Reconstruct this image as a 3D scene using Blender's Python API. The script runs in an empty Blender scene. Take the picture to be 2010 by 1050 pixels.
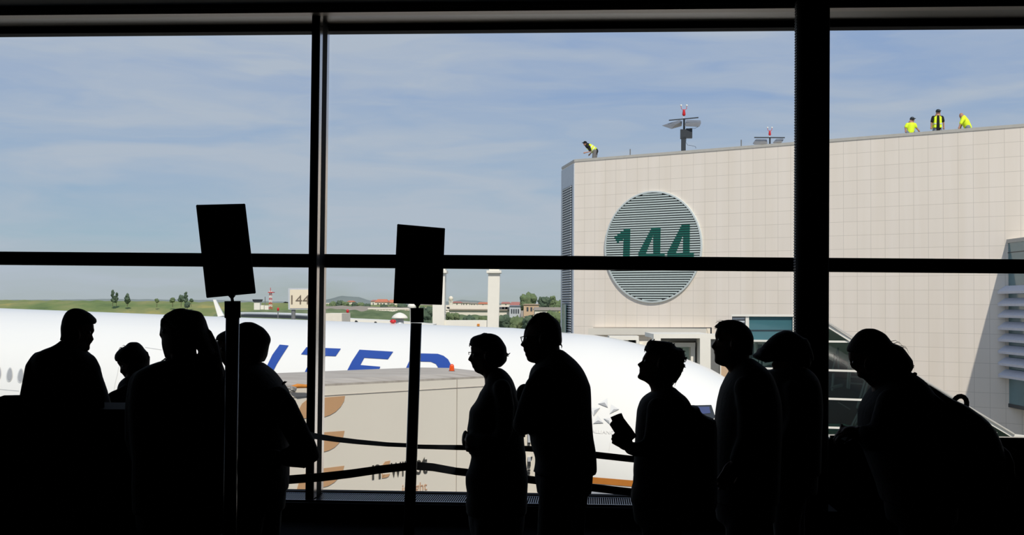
import bpy, bmesh, math, random
from mathutils import Vector, Matrix, noise
from mathutils.bvhtree import BVHTree

random.seed(7)
SC = bpy.context.scene
COL = SC.collection
V = Vector

# ------------------------------------------------------------------ camera
FPX = 2400.0                       # focal length in pixels of the 2010 x 1050 frame
CAM = V((0.0, 0.0, 1.70))
PITCH = math.atan(72.0 / FPX)
ROLL = 0.006
_F = V((0, math.cos(PITCH), math.sin(PITCH)))
_R0 = V((1, 0, 0))
_U0 = V((0, -math.sin(PITCH), math.cos(PITCH)))
_R = _R0 * math.cos(ROLL) + _U0 * math.sin(ROLL)
_U = -_R0 * math.sin(ROLL) + _U0 * math.cos(ROLL)
cd = bpy.data.cameras.new('camera')
cam = bpy.data.objects.new('camera', cd)
COL.objects.link(cam)
m = Matrix((_R, _U, -_F)).transposed().to_4x4()
m.translation = CAM
cam.matrix_world = m
cd.sensor_fit = 'HORIZONTAL'
cd.sensor_width = 36.0
cd.lens = 36.0 * FPX / 2010.0
cd.clip_start = 0.05
cd.clip_end = 9000
SC.camera = cam

# ------------------------------------------------------------------ view
vs = SC.view_settings
vs.view_transform = 'Standard'
vs.look = 'None'
vs.gamma = 1.0
vs.exposure = 0.0
vs.use_curve_mapping = False
SC.cycles.use_denoising = True
SC.cycles.transparent_max_bounces = 24
SC.cycles.max_bounces = 8

def lin(c):
    def f(v):
        v = v / 255.0
        return v / 12.92 if v <= 0.04045 else ((v + 0.055) / 1.055) ** 2.4
    return (f(c[0]), f(c[1]), f(c[2]), 1.0)

# ------------------------------------------------------------------ sky
w = bpy.data.worlds.new('sky')
SC.world = w
w.use_nodes = True
nt = w.node_tree
nt.nodes.clear()
N = nt.nodes.new
L = nt.links.new
out = N('ShaderNodeOutputWorld')
bg = N('ShaderNodeBackground')
bg.inputs['Strength'].default_value = 1.0
L(bg.outputs[0], out.inputs[0])
tc = N('ShaderNodeTexCoord')
sep = N('ShaderNodeSeparateXYZ')
L(tc.outputs['Generated'], sep.inputs[0])
ramp = N('ShaderNodeValToRGB')
L(sep.outputs['Z'], ramp.inputs[0])
cr = ramp.color_ramp
cr.elements[0].position = 0.0
cr.elements[0].color = lin((171, 181, 181))
cr.elements[1].position = 1.0
cr.elements[1].color = lin((92, 128, 182))
for p, c in ((0.02, (172, 184, 187)), (0.05, (164, 187, 202)), (0.10, (154, 179, 206)), (0.17, (147, 171, 206)), (0.24, (146, 169, 206)), (0.45, (124, 154, 200))):
    e = cr.elements.new(p)
    e.color = lin(c)
# wispy clouds: a noise stretched sideways, warped by a second one
mp = N('ShaderNodeMapping')
mp.inputs['Rotation'].default_value = (0, math.radians(-7), 0)
mp.inputs['Scale'].default_value = (2.6, 2.6, 15.0)
L(tc.outputs['Generated'], mp.inputs['Vector'])
wn = N('ShaderNodeTexNoise')
wn.inputs['Scale'].default_value = 1.6
wn.inputs['Detail'].default_value = 3
L(mp.outputs[0], wn.inputs['Vector'])
vm = N('ShaderNodeVectorMath')
vm.operation = 'MULTIPLY_ADD'
L(wn.outputs['Color'], vm.inputs[0])
vm.inputs[1].default_value = (1.1, 1.1, 1.1)
L(mp.outputs[0], vm.inputs[2])
cn = N('ShaderNodeTexNoise')
cn.inputs['Scale'].default_value = 1.35
cn.inputs['Detail'].default_value = 9
cn.inputs['Roughness'].default_value = 0.52
L(vm.outputs[0], cn.inputs['Vector'])
cr2 = N('ShaderNodeValToRGB')
cr2.color_ramp.elements[0].position = 0.37
cr2.color_ramp.elements[0].color = (0, 0, 0, 1)
cr2.color_ramp.elements[1].position = 0.62
cr2.color_ramp.elements[1].color = (1, 1, 1, 1)
L(cn.outputs['Fac'], cr2.inputs[0])
mulc = N('ShaderNodeMath')
mulc.operation = 'MULTIPLY'
mulc.inputs[1].default_value = 0.85
L(cr2.outputs[0], mulc.inputs[0])
mx = N('ShaderNodeMix')
mx.data_type = 'RGBA'
L(mulc.outputs[0], mx.inputs['Factor'])
L(ramp.outputs[0], mx.inputs['A'])
mx.inputs['B'].default_value = lin((183, 193, 206))
L(mx.outputs['Result'], bg.inputs['Color'])

# ------------------------------------------------------------------ sun
SUN_TO = V((0.146, -0.70, 0.70)).normalized()      # direction towards the sun: behind the viewer, high, to the right
sd = bpy.data.lights.new('sun', 'SUN')
sd.energy = 3.5
sd.angle = math.radians(0.55)
sd.color = (1.0, 0.93, 0.84)
so = bpy.data.objects.new('sun', sd)
so.rotation_euler = SUN_TO.to_track_quat('Z', 'Y').to_euler()
so.location = (0, -20, 60)
COL.objects.link(so)

# ------------------------------------------------------------------ projection helpers
def ray(px, py):
    return _F * FPX + _R * (px - 1005.0) + _U * (525.0 - py)

def U(px, py, Z):
    d = ray(px, py)
    return CAM + d * (Z / d.y)

def hit(px, py, A, n):
    d = ray(px, py)
    return CAM + d * ((A - CAM).dot(n) / d.dot(n))

def hitz(px, py, z):
    d = ray(px, py)
    return CAM + d * ((z - CAM.z) / d.z)

def proj(P):
    q = P - CAM
    k = FPX / q.dot(_F)
    return (1005 + q.dot(_R) * k, 525 - q.dot(_U) * k)

# ------------------------------------------------------------------ materials
MATS = {}
def mat(name, rgb, rough=0.6, metal=0.0, var=0.10, scale=6.0, spec=0.5, bump=0.0, bscale=40.0, coat=0.0):
    if name in MATS:
        return MATS[name]
    M = bpy.data.materials.new(name)
    M.use_nodes = True
    t = M.node_tree
    b = t.nodes['Principled BSDF']
    base = lin(rgb)
    b.inputs['Roughness'].default_value = rough
    b.inputs['Metallic'].default_value = metal
    b.inputs['Specular IOR Level'].default_value = spec
    b.inputs['Coat Weight'].default_value = coat
    co = t.nodes.new('ShaderNodeTexCoord')
    nz = t.nodes.new('ShaderNodeTexNoise')
    nz.inputs['Scale'].default_value = scale
    nz.inputs['Detail'].default_value = 5
    t.links.new(co.outputs['Object'], nz.inputs['Vector'])
    mi = t.nodes.new('ShaderNodeMix')
    mi.data_type = 'RGBA'
    mi.inputs['A'].default_value = tuple(c * (1 - var) for c in base[:3]) + (1,)
    mi.inputs['B'].default_value = tuple(min(1, c * (1 + var)) for c in base[:3]) + (1,)
    t.links.new(nz.outputs['Fac'], mi.inputs['Factor'])
    t.links.new(mi.outputs['Result'], b.inputs['Base Color'])
    if bump > 0:
        n2 = t.nodes.new('ShaderNodeTexNoise')
        n2.inputs['Scale'].default_value = bscale
        n2.inputs['Detail'].default_value = 4
        t.links.new(co.outputs['Object'], n2.inputs['Vector'])
        bp = t.nodes.new('ShaderNodeBump')
        bp.inputs['Strength'].default_value = bump
        bp.inputs['Distance'].default_value = 0.02
        t.links.new(n2.outputs['Fac'], bp.inputs['Height'])
        t.links.new(bp.outputs[0], b.inputs['Normal'])
    MATS[name] = M
    return M

def glass_mat(name, tint, gloss=0.05, rough=0.02, refl=(1, 1, 1)):
    M = bpy.data.materials.new(name)
    M.use_nodes = True
    t = M.node_tree
    t.nodes.clear()
    o = t.nodes.new('ShaderNodeOutputMaterial')
    tr = t.nodes.new('ShaderNodeBsdfTransparent')
    tr.inputs[0].default_value = tuple(tint) + (1,)
    gl = t.nodes.new('ShaderNodeBsdfGlossy')
    gl.inputs['Roughness'].default_value = rough
    gl.inputs['Color'].default_value = tuple(refl) + (1,)
    lw = t.nodes.new('ShaderNodeFresnel')
    lw.inputs['IOR'].default_value = 1.45
    ad = t.nodes.new('ShaderNodeMath')
    ad.operation = 'MULTIPLY'
    ad.inputs[1].default_value = gloss / 0.034
    t.links.new(lw.outputs[0], ad.inputs[0])
    ms = t.nodes.new('ShaderNodeMixShader')
    t.links.new(ad.outputs[0], ms.inputs[0])
    t.links.new(tr.outputs[0], ms.inputs[1])
    t.links.new(gl.outputs[0], ms.inputs[2])
    t.links.new(ms.outputs[0], o.inputs[0])
    MATS[name] = M
    return M

def tile_mat(name, rgb, line, w_, h_, joint=0.022):
    M = bpy.data.materials.new(name)
    M.use_nodes = True
    t = M.node_tree
    b = t.nodes['Principled BSDF']
    b.inputs['Roughness'].default_value = 0.55
    co = t.nodes.new('ShaderNodeTexCoord')
    s = t.nodes.new('ShaderNodeSeparateXYZ')
    t.links.new(co.outputs['Object'], s.inputs[0])
    c = t.nodes.new('ShaderNodeCombineXYZ')
    t.links.new(s.outputs['X'], c.inputs['X'])
    t.links.new(s.outputs['Z'], c.inputs['Y'])
    br = t.nodes.new('ShaderNodeTexBrick')
    br.offset = 0.0
    br.squash = 1.0
    br.inputs['Scale'].default_value = 1.0
    br.inputs['Brick Width'].default_value = w_
    br.inputs['Row Height'].default_value = h_
    br.inputs['Mortar Size'].default_value = joint / 2
    br.inputs['Mortar Smooth'].default_value = 0.3
    br.inputs['Bias'].default_value = 0.0
    base = lin(rgb)
    br.inputs['Color1'].default_value = tuple(x * 0.985 for x in base[:3]) + (1,)
    br.inputs['Color2'].default_value = tuple(min(1, x * 1.015) for x in base[:3]) + (1,)
    br.inputs['Mortar'].default_value = lin(line)
    t.links.new(c.outputs[0], br.inputs['Vector'])
    # faint dirt streaks running down the panels
    mp_ = t.nodes.new('ShaderNodeMapping')
    mp_.inputs['Scale'].default_value = (0.9, 0.9, 0.06)
    t.links.new(co.outputs['Object'], mp_.inputs['Vector'])
    nz = t.nodes.new('ShaderNodeTexNoise')
    nz.inputs['Scale'].default_value = 1.3
    nz.inputs['Detail'].default_value = 6
    t.links.new(mp_.outputs[0], nz.inputs['Vector'])
    rr = t.nodes.new('ShaderNodeValToRGB')
    rr.color_ramp.elements[0].position = 0.35
    rr.color_ramp.elements[0].color = (0.955, 0.945, 0.92, 1)
    rr.color_ramp.elements[1].position = 0.62
    rr.color_ramp.elements[1].color = (1, 1, 1, 1)
    t.links.new(nz.outputs['Fac'], rr.inputs[0])
    mm = t.nodes.new('ShaderNodeMix')
    mm.data_type = 'RGBA'
    mm.blend_type = 'MULTIPLY'
    mm.inputs['Factor'].default_value = 1.0
    t.links.new(br.outputs['Color'], mm.inputs['A'])
    t.links.new(rr.outputs[0], mm.inputs['B'])
    t.links.new(mm.outputs['Result'], b.inputs['Base Color'])
    MATS[name] = M
    return M

def patch_mat(name, cols, scale, stretch=(1, 1, 1), rough=0.9):
    M = bpy.data.materials.new(name)
    M.use_nodes = True
    t = M.node_tree
    b = t.nodes['Principled BSDF']
    b.inputs['Roughness'].default_value = rough
    b.inputs['Specular IOR Level'].default_value = 0.15
    co = t.nodes.new('ShaderNodeTexCoord')
    mp_ = t.nodes.new('ShaderNodeMapping')
    mp_.inputs['Scale'].default_value = stretch
    t.links.new(co.outputs['Object'], mp_.inputs['Vector'])
    nz = t.nodes.new('ShaderNodeTexNoise')
    nz.inputs['Scale'].default_value = scale
    nz.inputs['Detail'].default_value = 8
    nz.inputs['Roughness'].default_value = 0.6
    t.links.new(mp_.outputs[0], nz.inputs['Vector'])
    rr = t.nodes.new('ShaderNodeValToRGB')
    el = rr.color_ramp.elements
    el[0].position = 0.3
    el[0].color = lin(cols[0])
    el[1].position = 0.72
    el[1].color = lin(cols[-1])
    for i, c in enumerate(cols[1:-1]):
        e = el.new(0.3 + 0.42 * (i + 1) / (len(cols) - 1))
        e.color = lin(c)
    t.links.new(nz.outputs['Fac'], rr.inputs[0])
    t.links.new(rr.outputs[0], b.inputs['Base Color'])
    MATS[name] = M
    return M

m_black = mat('black_powder_coat', (14, 14, 15), 0.85, spec=0.1)
m_frame = mat('black_window_frame', (14, 14, 15), 0.8, spec=0.12)
m_alu = mat('polished_aluminium', (205, 196, 190), 0.22, 0.9)
m_soffit = mat('glossy_bronze_soffit', (56, 47, 37), 0.30, 0.75, 0.3, 1.5, bump=0.25, bscale=0.9)
m_trim = mat('brown_metal_trim', (120, 108, 98), 0.4, 0.6)
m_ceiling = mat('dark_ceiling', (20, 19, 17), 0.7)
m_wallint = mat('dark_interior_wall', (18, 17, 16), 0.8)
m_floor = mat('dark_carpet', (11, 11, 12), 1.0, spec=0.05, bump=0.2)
m_glass = glass_mat('window_glass', (0.965, 0.975, 0.97), 0.03)
m_skin = mat('skin', (120, 84, 64), 0.6)
m_skin2 = mat('tanned_skin', (176, 128, 104), 0.6)
m_hair = mat('dark_hair', (22, 17, 14), 0.75, spec=0.2, bump=0.3, bscale=120)
m_hairb = mat('brown_hair', (42, 31, 20), 0.75, spec=0.2, bump=0.3, bscale=120)
m_cloth = mat('dark_shirt_cloth', (24, 24, 22), 0.9, bump=0.2)
m_cloth2 = mat('black_cloth', (17, 17, 18), 0.9, bump=0.2)
m_cloth3 = mat('dark_brown_cloth', (30, 25, 22), 0.9, bump=0.2)
m_trous = mat('dark_trousers', (20, 21, 25), 0.9, bump=0.2)
m_shoe = mat('black_shoe', (16, 15, 15), 0.5)
m_eye = mat('dark_eye', (20, 18, 16), 0.2)
m_wire = mat('spectacle_frame', (30, 28, 28), 0.3, 0.6)
m_bag = mat('black_nylon', (20, 20, 21), 0.7, bump=0.3)
m_pole = mat('dark_polished_pole', (34, 34, 35), 0.22, 0.7)
m_belt = mat('black_belt_webbing', (15, 15, 17), 0.8)
m_card = mat('dark_sign_board', (18, 18, 18), 0.6)
m_white = mat('white_aircraft_paint', (240, 238, 230), 0.30, 0, 0.012, 0.5, coat=0.3)
m_wht = mat('white_painted_steel', (232, 228, 216), 0.5, 0, 0.05, 2)
m_belly = mat('grey_belly_paint', (172, 176, 182), 0.35)
m_gold = mat('gold_stripe_paint', (190, 118, 44), 0.4)
m_blue = mat('blue_lettering_paint', (38, 74, 156), 0.4, 0, 0.04)
m_gr1 = mat('light_grey_paint', (205, 205, 202), 0.5)
m_gr2 = mat('mid_grey_paint', (165, 166, 166), 0.5)
m_gr3 = mat('pale_lettering_grey', (222, 219, 214), 0.5)
m_dark = mat('dark_gap', (30, 33, 36), 0.7)
m_truck = mat('cream_truck_panel', (229, 222, 207), 0.5, 0, 0.04, 1.2)
m_troof = patch_mat('weathered_truck_roof', [(160, 152, 142), (178, 171, 161), (190, 183, 173)], 1.2, (1, 6, 1))
m_leaf = mat('tan_leaf_graphic', (201, 158, 116), 0.5, 0, 0.05)
m_ink = mat('charcoal_lettering', (62, 60, 54), 0.5)
m_tan = mat('tan_lettering', (205, 160, 124), 0.5)
m_amber = mat('amber_beacon', (236, 84, 22), 0.25, 0, 0.25, 30, coat=0.5)
m_red = mat('red_beacon', (196, 34, 38), 0.3)
m_tile = tile_mat('cream_wall_tiles', (238, 227, 213), (211, 201, 187), 0.64, 0.62)
m_coping = mat('grey_coping', (186, 182, 172), 0.6)
m_end = mat('grey_metal_cladding', (196, 200, 204), 0.5, 0.2)
m_slat = mat('pale_louvre_slat', (196, 208, 204), 0.5)
m_slatg = mat('grey_louvre_slat', (196, 202, 206), 0.5)
m_green = mat('green_numeral_paint', (16, 96, 82), 0.5, 0, 0.04)
m_dgreen = mat('deep_green_paint', (12, 74, 64), 0.5)
m_ring = mat('pale_ring_frame', (200, 208, 206), 0.5)
m_steel = mat('galvanised_steel', (140, 140, 138), 0.4, 0.5)
m_dsteel = mat('dark_steel', (44, 50, 56), 0.5, 0.2)
m_lens = mat('floodlight_glass', (150, 140, 112), 0.3)
m_hiviz = mat('high_visibility_yellow', (226, 250, 40), 0.7, 0, 0.05)
m_reflect = mat('reflective_tape', (205, 208, 200), 0.4)
m_workt = mat('grey_work_trousers', (112, 110, 108), 0.85)
m_ltblue = mat('faded_jeans', (120, 130, 142), 0.85)
m_tealglass = mat('teal_glass_panel', (66, 112, 120), 0.12, 0.1, 0.25, 1.0, coat=0.5)
m_clear = glass_mat('green_clear_glass', (0.50, 0.64, 0.58), 0.035)
m_maroon = mat('maroon_panel', (74, 44, 50), 0.5)
m_shade = mat('dark_stair_and_shade', (30, 40, 38), 0.6)  # dark stair tone, also the painted interior shade of the rear wall
m_mint = mat('mint_floor', (96, 150, 126), 0.5)
m_blade = mat('blue_grey_blade', (196, 200, 212), 0.5)
m_concrete = patch_mat('apron_concrete', [(136, 134, 126), (152, 150, 142), (166, 164, 156)], 0.05)
m_grass = patch_mat('rough_grass', [(84, 104, 66), (112, 128, 78), (134, 138, 90), (172, 158, 92)], 0.06, (1, 0.5, 4))
m_scrub = patch_mat('scrub_green', [(78, 96, 66), (102, 116, 82), (126, 134, 100)], 0.2)
m_foli = patch_mat('tree_foliage', [(84, 100, 74), (104, 120, 86), (124, 138, 100)], 0.9)
m_folid = patch_mat('dark_tree_foliage', [(66, 84, 70), (82, 98, 80), (98, 112, 88)], 0.9)
m_hill = patch_mat('haze_tinted_hill_cover', [(118, 128, 124), (134, 142, 138)], 0.004)  # distance haze mixed into the muted green of the hill cover
m_bark = mat('bark', (90, 76, 60), 0.9)
m_hwall = mat('white_house_wall', (224, 216, 200), 0.8)
m_hwall2 = mat('tan_house_wall', (196, 168, 138), 0.8)
m_roof = mat('orange_roof_tiles', (200, 120, 88), 0.8, 0, 0.15, 2)
m_roof2 = mat('faded_red_roof', (172, 112, 100), 0.8, 0, 0.15, 2)
m_roof3 = mat('grey_brown_roof', (150, 140, 126), 0.8, 0, 0.1, 2)
m_wglass = mat('dark_window_pane', (70, 76, 82), 0.2)
m_cream = mat('cream_gate_board', (226, 214, 188), 0.6, 0, 0.03)
m_brown = mat('brown_numeral', (112, 100, 84), 0.6)
m_yellow = mat('yellow_sign', (222, 210, 60), 0.6)
m_orange = mat('orange_strap', (206, 132, 52), 0.8, 0, 0.3, 12)
m_foil = mat('crumpled_foil', (150, 148, 144), 0.5, 0.3, 0.3, 20)
m_rubber = mat('tyre_rubber', (28, 28, 28), 0.8)
m_grille = mat('steel_floor_grille', (80, 88, 104), 0.3, 0.8)

# ------------------------------------------------------------------ mesh builder
WL = {}
class MB:
    def __init__(self):
        self.v = []
        self.f = []
        self.mi = []
        self.m = 0
    def add(self, vs_, fs_):
        o = len(self.v)
        self.v += [V(p) for p in vs_]
        for f in fs_:
            self.f.append([i + o for i in f])
            self.mi.append(self.m)
        return self
    def obox(self, c, ax, hs):
        c = V(c)
        a, b, d = [V(x) * h for x, h in zip(ax, hs)]
        p = [c + a * i + b * j + d * k for i in (-1, 1) for j in (-1, 1) for k in (-1, 1)]
        return self.add(p, [(0, 1, 3, 2), (4, 6, 7, 5), (0, 4, 5, 1), (2, 3, 7, 6), (0, 2, 6, 4), (1, 5, 7, 3)])
    def box(self, p0, p1):
        p0, p1 = V(p0), V(p1)
        return self.obox((p0 + p1) / 2, ((1, 0, 0), (0, 1, 0), (0, 0, 1)), [abs(x) for x in (p1 - p0) / 2])
    def prism(self, poly, ext):
        n = len(poly)
        ext = V(ext)
        p = [V(q) for q in poly] + [V(q) + ext for q in poly]
        return self.add(p, [tuple(range(n))[::-1], tuple(range(n, 2 * n))] + [(i, (i + 1) % n, n + (i + 1) % n, n + i) for i in range(n)])
    def loft(self, rings, cap=True):
        n = len(rings[0])
        p = [q for r in rings for q in r]
        fs = []
        for k in range(len(rings) - 1):
            for i in range(n):
                j = (i + 1) % n
                fs.append((k * n + i, k * n + j, (k + 1) * n + j, (k + 1) * n + i))
        if cap:
            fs.append(tuple(range(n))[::-1])
            b = (len(rings) - 1) * n
            fs.append(tuple(range(b, b + n)))
        return self.add(p, fs)
    def tube(self, pts, r, n=10, round_ends=True):
        pts = [V(p) for p in pts]
        rs = list(r) if isinstance(r, (list, tuple)) else [r] * len(pts)
        ext_p, ext_r = [], []
        if round_ends:
            d0 = (pts[0] - pts[1]).normalized()
            for a in (80, 55, 28):
                ext_p.append(pts[0] + d0 * rs[0] * math.sin(math.radians(a)))
                ext_r.append(rs[0] * math.cos(math.radians(a)))
        ext_p += pts
        ext_r += rs
        if round_ends:
            d1 = (pts[-1] - pts[-2]).normalized()
            for a in (28, 55, 80):
                ext_p.append(pts[-1] + d1 * rs[-1] * math.sin(math.radians(a)))
                ext_r.append(rs[-1] * math.cos(math.radians(a)))
        rings = []
        prev = None
        for i, p in enumerate(ext_p):
            if i == 0:
                t = ext_p[1] - p
            elif i == len(ext_p) - 1:
                t = p - ext_p[i - 1]
            else:
                t = (ext_p[i + 1] - p).normalized() + (p - ext_p[i - 1]).normalized()
            if t.length < 1e-9:
                t = V((0, 0, 1))
            t.normalize()
            if prev is None:
                a = V((0, 0, 1)) if abs(t.z) < 0.9 else V((1, 0, 0))
                x = t.cross(a).normalized()
            else:
                x = (prev - t * prev.dot(t)).normalized()
            prev = x
            y = t.cross(x)
            rings.append([p + (x * math.cos(2 * math.pi * k / n) + y * math.sin(2 * math.pi * k / n)) * ext_r[i] for k in range(n)])
        return self.loft(rings)
    def ell(self, c, r, ns=16, nr=10, rot=None):
        c = V(c)
        if not isinstance(r, (list, tuple)):
            r = (r, r, r)
        rings = []
        for k in range(nr + 1):
            th = math.pi * (k + 0.0) / nr
            if k == 0:
                th = 0.02
            if k == nr:
                th = math.pi - 0.02
            ring = []
            for i in range(ns):
                a = 2 * math.pi * i / ns
                q = V((r[0] * math.sin(th) * math.cos(a), r[1] * math.sin(th) * math.sin(a), r[2] * math.cos(th)))
                if rot is not None:
                    q = rot @ q
                ring.append(c + q)
            rings.append(ring)
        return self.loft(rings)
    def build(self, name, mats, parent=None, smooth=False, origin=None, M=None):
        if not isinstance(mats, (list, tuple)):
            mats = [mats]
        me = bpy.data.meshes.new(name)
        ob = bpy.data.objects.new(name, me)
        COL.objects.link(ob)
        if parent is not None:
            o = WL[parent.name]
            ob.parent = parent
        else:
            if origin is None and M is None:
                xs = [p.x for p in self.v]; ys = [p.y for p in self.v]; zs = [p.z for p in self.v]
                origin = V(((min(xs) + max(xs)) / 2, (min(ys) + max(ys)) / 2, min(zs)))
            if M is None:
                o = V(origin)
                ob.location = o
            else:
                o = V((0, 0, 0))
                ob.matrix_world = M
        WL[ob.name] = V(o)
        me.from_pydata([tuple(p - o) for p in self.v], [], self.f)
        for mm_ in mats:
            me.materials.append(mm_)
        for p, i in zip(me.polygons, self.mi):
            p.material_index = i
        bm = bmesh.new()
        bm.from_mesh(me)
        bmesh.ops.recalc_face_normals(bm, faces=bm.faces)
        bm.to_mesh(me)
        bm.free()
        if smooth:
            for p in me.polygons:
                p.use_smooth = True
        return ob

def fuse(mb, name, mt, parent=None, voxel=0.012, it=3, origin=None):
    ob = mb.build(name, mt, parent, True, origin)
    r = ob.modifiers.new('r', 'REMESH')
    r.mode = 'VOXEL'
    r.voxel_size = voxel
    s = ob.modifiers.new('s', 'SMOOTH')
    s.factor = 0.5
    s.iterations = it
    dg = bpy.context.evaluated_depsgraph_get()
    me = bpy.data.meshes.new_from_object(ob.evaluated_get(dg))
    old = ob.data
    ob.modifiers.clear()
    ob.data = me
    bpy.data.meshes.remove(old)
    me.name = name
    me.materials.clear()
    me.materials.append(mt if not isinstance(mt, (list, tuple)) else mt[0])
    for p in me.polygons:
        p.use_smooth = True
        p.material_index = 0
    return ob

def thing(name, loc, label, cat, group=None):
    o = bpy.data.objects.new(name, None)
    COL.objects.link(o)
    o.location = loc
    o.empty_display_size = 0.1
    WL[o.name] = V(loc)
    return tag(o, label, cat, group)

def tag(o, label, cat, group=None, kind=None):
    o['label'] = label
    o['category'] = cat
    if group:
        o['group'] = group
    if kind:
        o['kind'] = kind
    return o

def struct(o, label=None):
    o['kind'] = 'structure'
    if label:
        o['label'] = label
    return o

def lerp_rows(rows, step):
    out_ = []
    rows = [list(r) for r in rows]
    k = max(len(r) for r in rows)
    # fill missing trailing values with the previous ones
    last = list(rows[0]) + [0] * (k - len(rows[0]))
    full = []
    for r in rows:
        r = r + last[len(r):]
        full.append(r)
        last = r
    y = full[0][0]
    i = 0
    while y < full[-1][0]:
        while full[i + 1][0] < y:
            i += 1
        a, b = full[i], full[i + 1]
        t = (y - a[0]) / max(1e-9, (b[0] - a[0]))
        out_.append([y] + [a[j] + (b[j] - a[j]) * t for j in range(1, k)])
        y += step
    out_.append(list(full[-1]))
    return out_

def rows_loft(mb, rows, Z, step=4.0, n=28, pw=1.0, front=0, taper=0.6, dz=0.0):
    """rows: (y, x_left, x_right, depth thickness in m[, depth offset]) in photo pixels at distance Z; a solid of horizontal slices."""
    R = lerp_rows(rows, step)
    rings = []
    for r in R:
        y, xl, xr, th = r[0], r[1], r[2], r[3]
        zo = (r[4] if len(r) > 4 else 0.0) + dz
        if xr - xl < 1:
            xr = xl + 1
        zz = Z + zo
        c = U((xl + xr) / 2, y, zz)
        a = (xr - xl) / 2 * zz / FPX
        ring = []
        for i in range(n):
            ph = 2 * math.pi * i / n
            cx = math.cos(ph)
            sx = math.sin(ph)
            if pw != 1.0:
                cx = math.copysign(abs(cx) ** pw, cx)
                sx = math.copysign(abs(sx) ** pw, sx)
            k = 1.0
            if front:
                t = (1 + cx) / 2 if front < 0 else (1 - cx) / 2
                t = min(1, t / 0.55)
                k = taper + (1 - taper) * t * t * (3 - 2 * t)
            ring.append(c + V((a * cx, th / 2 * sx * k, 0)))
        rings.append(ring)
    mb.loft(rings)

def interp(tab, y):
    if y <= tab[0][0]:
        return tab[0][1]
    for a, b in zip(tab, tab[1:]):
        if y <= b[0]:
            return a[1] + (b[1] - a[1]) * (y - a[0]) / (b[0] - a[0])
    return tab[-1][1]

# ================================================================== THE HALL
WA = math.radians(3.6)
wd = V((math.cos(WA), -math.sin(WA), 0))
wn_ = V((-math.sin(WA), -math.cos(WA), 0))           # from the glass into the hall
W0 = V((0, 10.0, 0))
UP = V((0, 0, 1))

def Wp(px, py, off=0.0):
    return hit(px, py, W0 + wn_ * off, wn_)

def wquad(mb, pts, off, depth):
    """pts: photo pixels on the plane `off` in front of the glass; the solid runs `depth` back towards the glass."""
    mb.prism([Wp(x, y, off) for x, y in pts], -wn_ * depth)

ZS = Wp(1000, 51).z                                  # soffit height
ZT = Wp(1000, 62).z                                  # top of the glass
ZK = Wp(760, 966).z                                  # top of the kick plinth

def wxyz(s, off, z):
    p = W0 + wd * s + wn_ * off
    return V((p.x, p.y, z))

def wbox(mb, s0, s1, o0, o1, z0, z1):
    mb.obox((wxyz((s0 + s1) / 2, (o0 + o1) / 2, (z0 + z1) / 2)), (wd, wn_, UP), (abs(s1 - s0) / 2, abs(o1 - o0) / 2, abs(z1 - z0) / 2))

# floor, ceiling, walls (all of it in the dark, lit by the glass front only)
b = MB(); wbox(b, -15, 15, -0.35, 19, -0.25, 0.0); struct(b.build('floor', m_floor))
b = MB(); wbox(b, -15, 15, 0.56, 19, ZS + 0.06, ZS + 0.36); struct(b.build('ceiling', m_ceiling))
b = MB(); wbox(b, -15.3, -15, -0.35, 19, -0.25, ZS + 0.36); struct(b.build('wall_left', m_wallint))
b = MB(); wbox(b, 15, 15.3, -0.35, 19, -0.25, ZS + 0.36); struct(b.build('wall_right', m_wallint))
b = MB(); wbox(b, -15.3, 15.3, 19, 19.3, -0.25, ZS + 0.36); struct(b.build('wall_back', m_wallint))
# the wall below and above the glass, outside and in
sC = (Wp(1594, 600) - W0).dot(wd)                    # where the column stands along the wall
ZD = Wp(1800, 861).z                                 # sill right of the column
b = MB()
wbox(b, -15.3, 15.3, -0.35, -0.05, -7.6, 0.0)
struct(b.build('wall_front', m_wallint))
b = MB()
wbox(b, sC + 0.1, 15.0, -0.10, 0.12, 0.0, ZD)
struct(b.build('wall_dado', m_wallint))
b = MB()
wbox(b, -15.3, 15.3, -0.35, 0.56, ZS + 0.03, ZS + 0.9)
struct(b.build('wall_above_window', m_wallint))
# glossy soffit above the window and its thin metal edge
b = MB(); wbox(b, -15.0, 15.0, 0.02, 0.42, ZS, ZS + 0.028); struct(b.build('trim_1', m_soffit), 'glossy bronze metal soffit above the glass front')
b = MB(); wbox(b, -15.0, 15.0, 0.42, 0.535, ZS - 0.004, ZS + 0.058); struct(b.build('trim_2', m_trim), 'thin brown metal edge between soffit and ceiling')
# header of the window frame
b = MB(); wbox(b, -15.0, 15.0, -0.06, 0.07, ZT, ZS - 0.001); struct(b.build('trim_3', m_frame), 'black frame header along the top of the glass')
# crossing light lines of the ceiling grid
b = MB()
for k in range(-10, 11):
    for sgn in (-1, 1):
        c = wxyz(k * 1.35, 2.2, ZS + 0.058)
        d = (wd * 0.92 + wn_ * sgn * 0.40).normalized()
        b.obox(c, (d, d.cross(UP), UP), (2.2, 0.006, 0.004))
struct(b.build('trim_4', m_trim), 'fine crossing lines of the dark ceiling grid')
# transom across the whole front
b = MB()
wquad(b, [(-2000, 478.4), (4200, 525.5), (4200, 555.0), (-2000, 502.1)], 0.09, 0.14)
struct(b.build('trim_5', m_frame), 'black horizontal bar across the middle of the glass')
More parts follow.
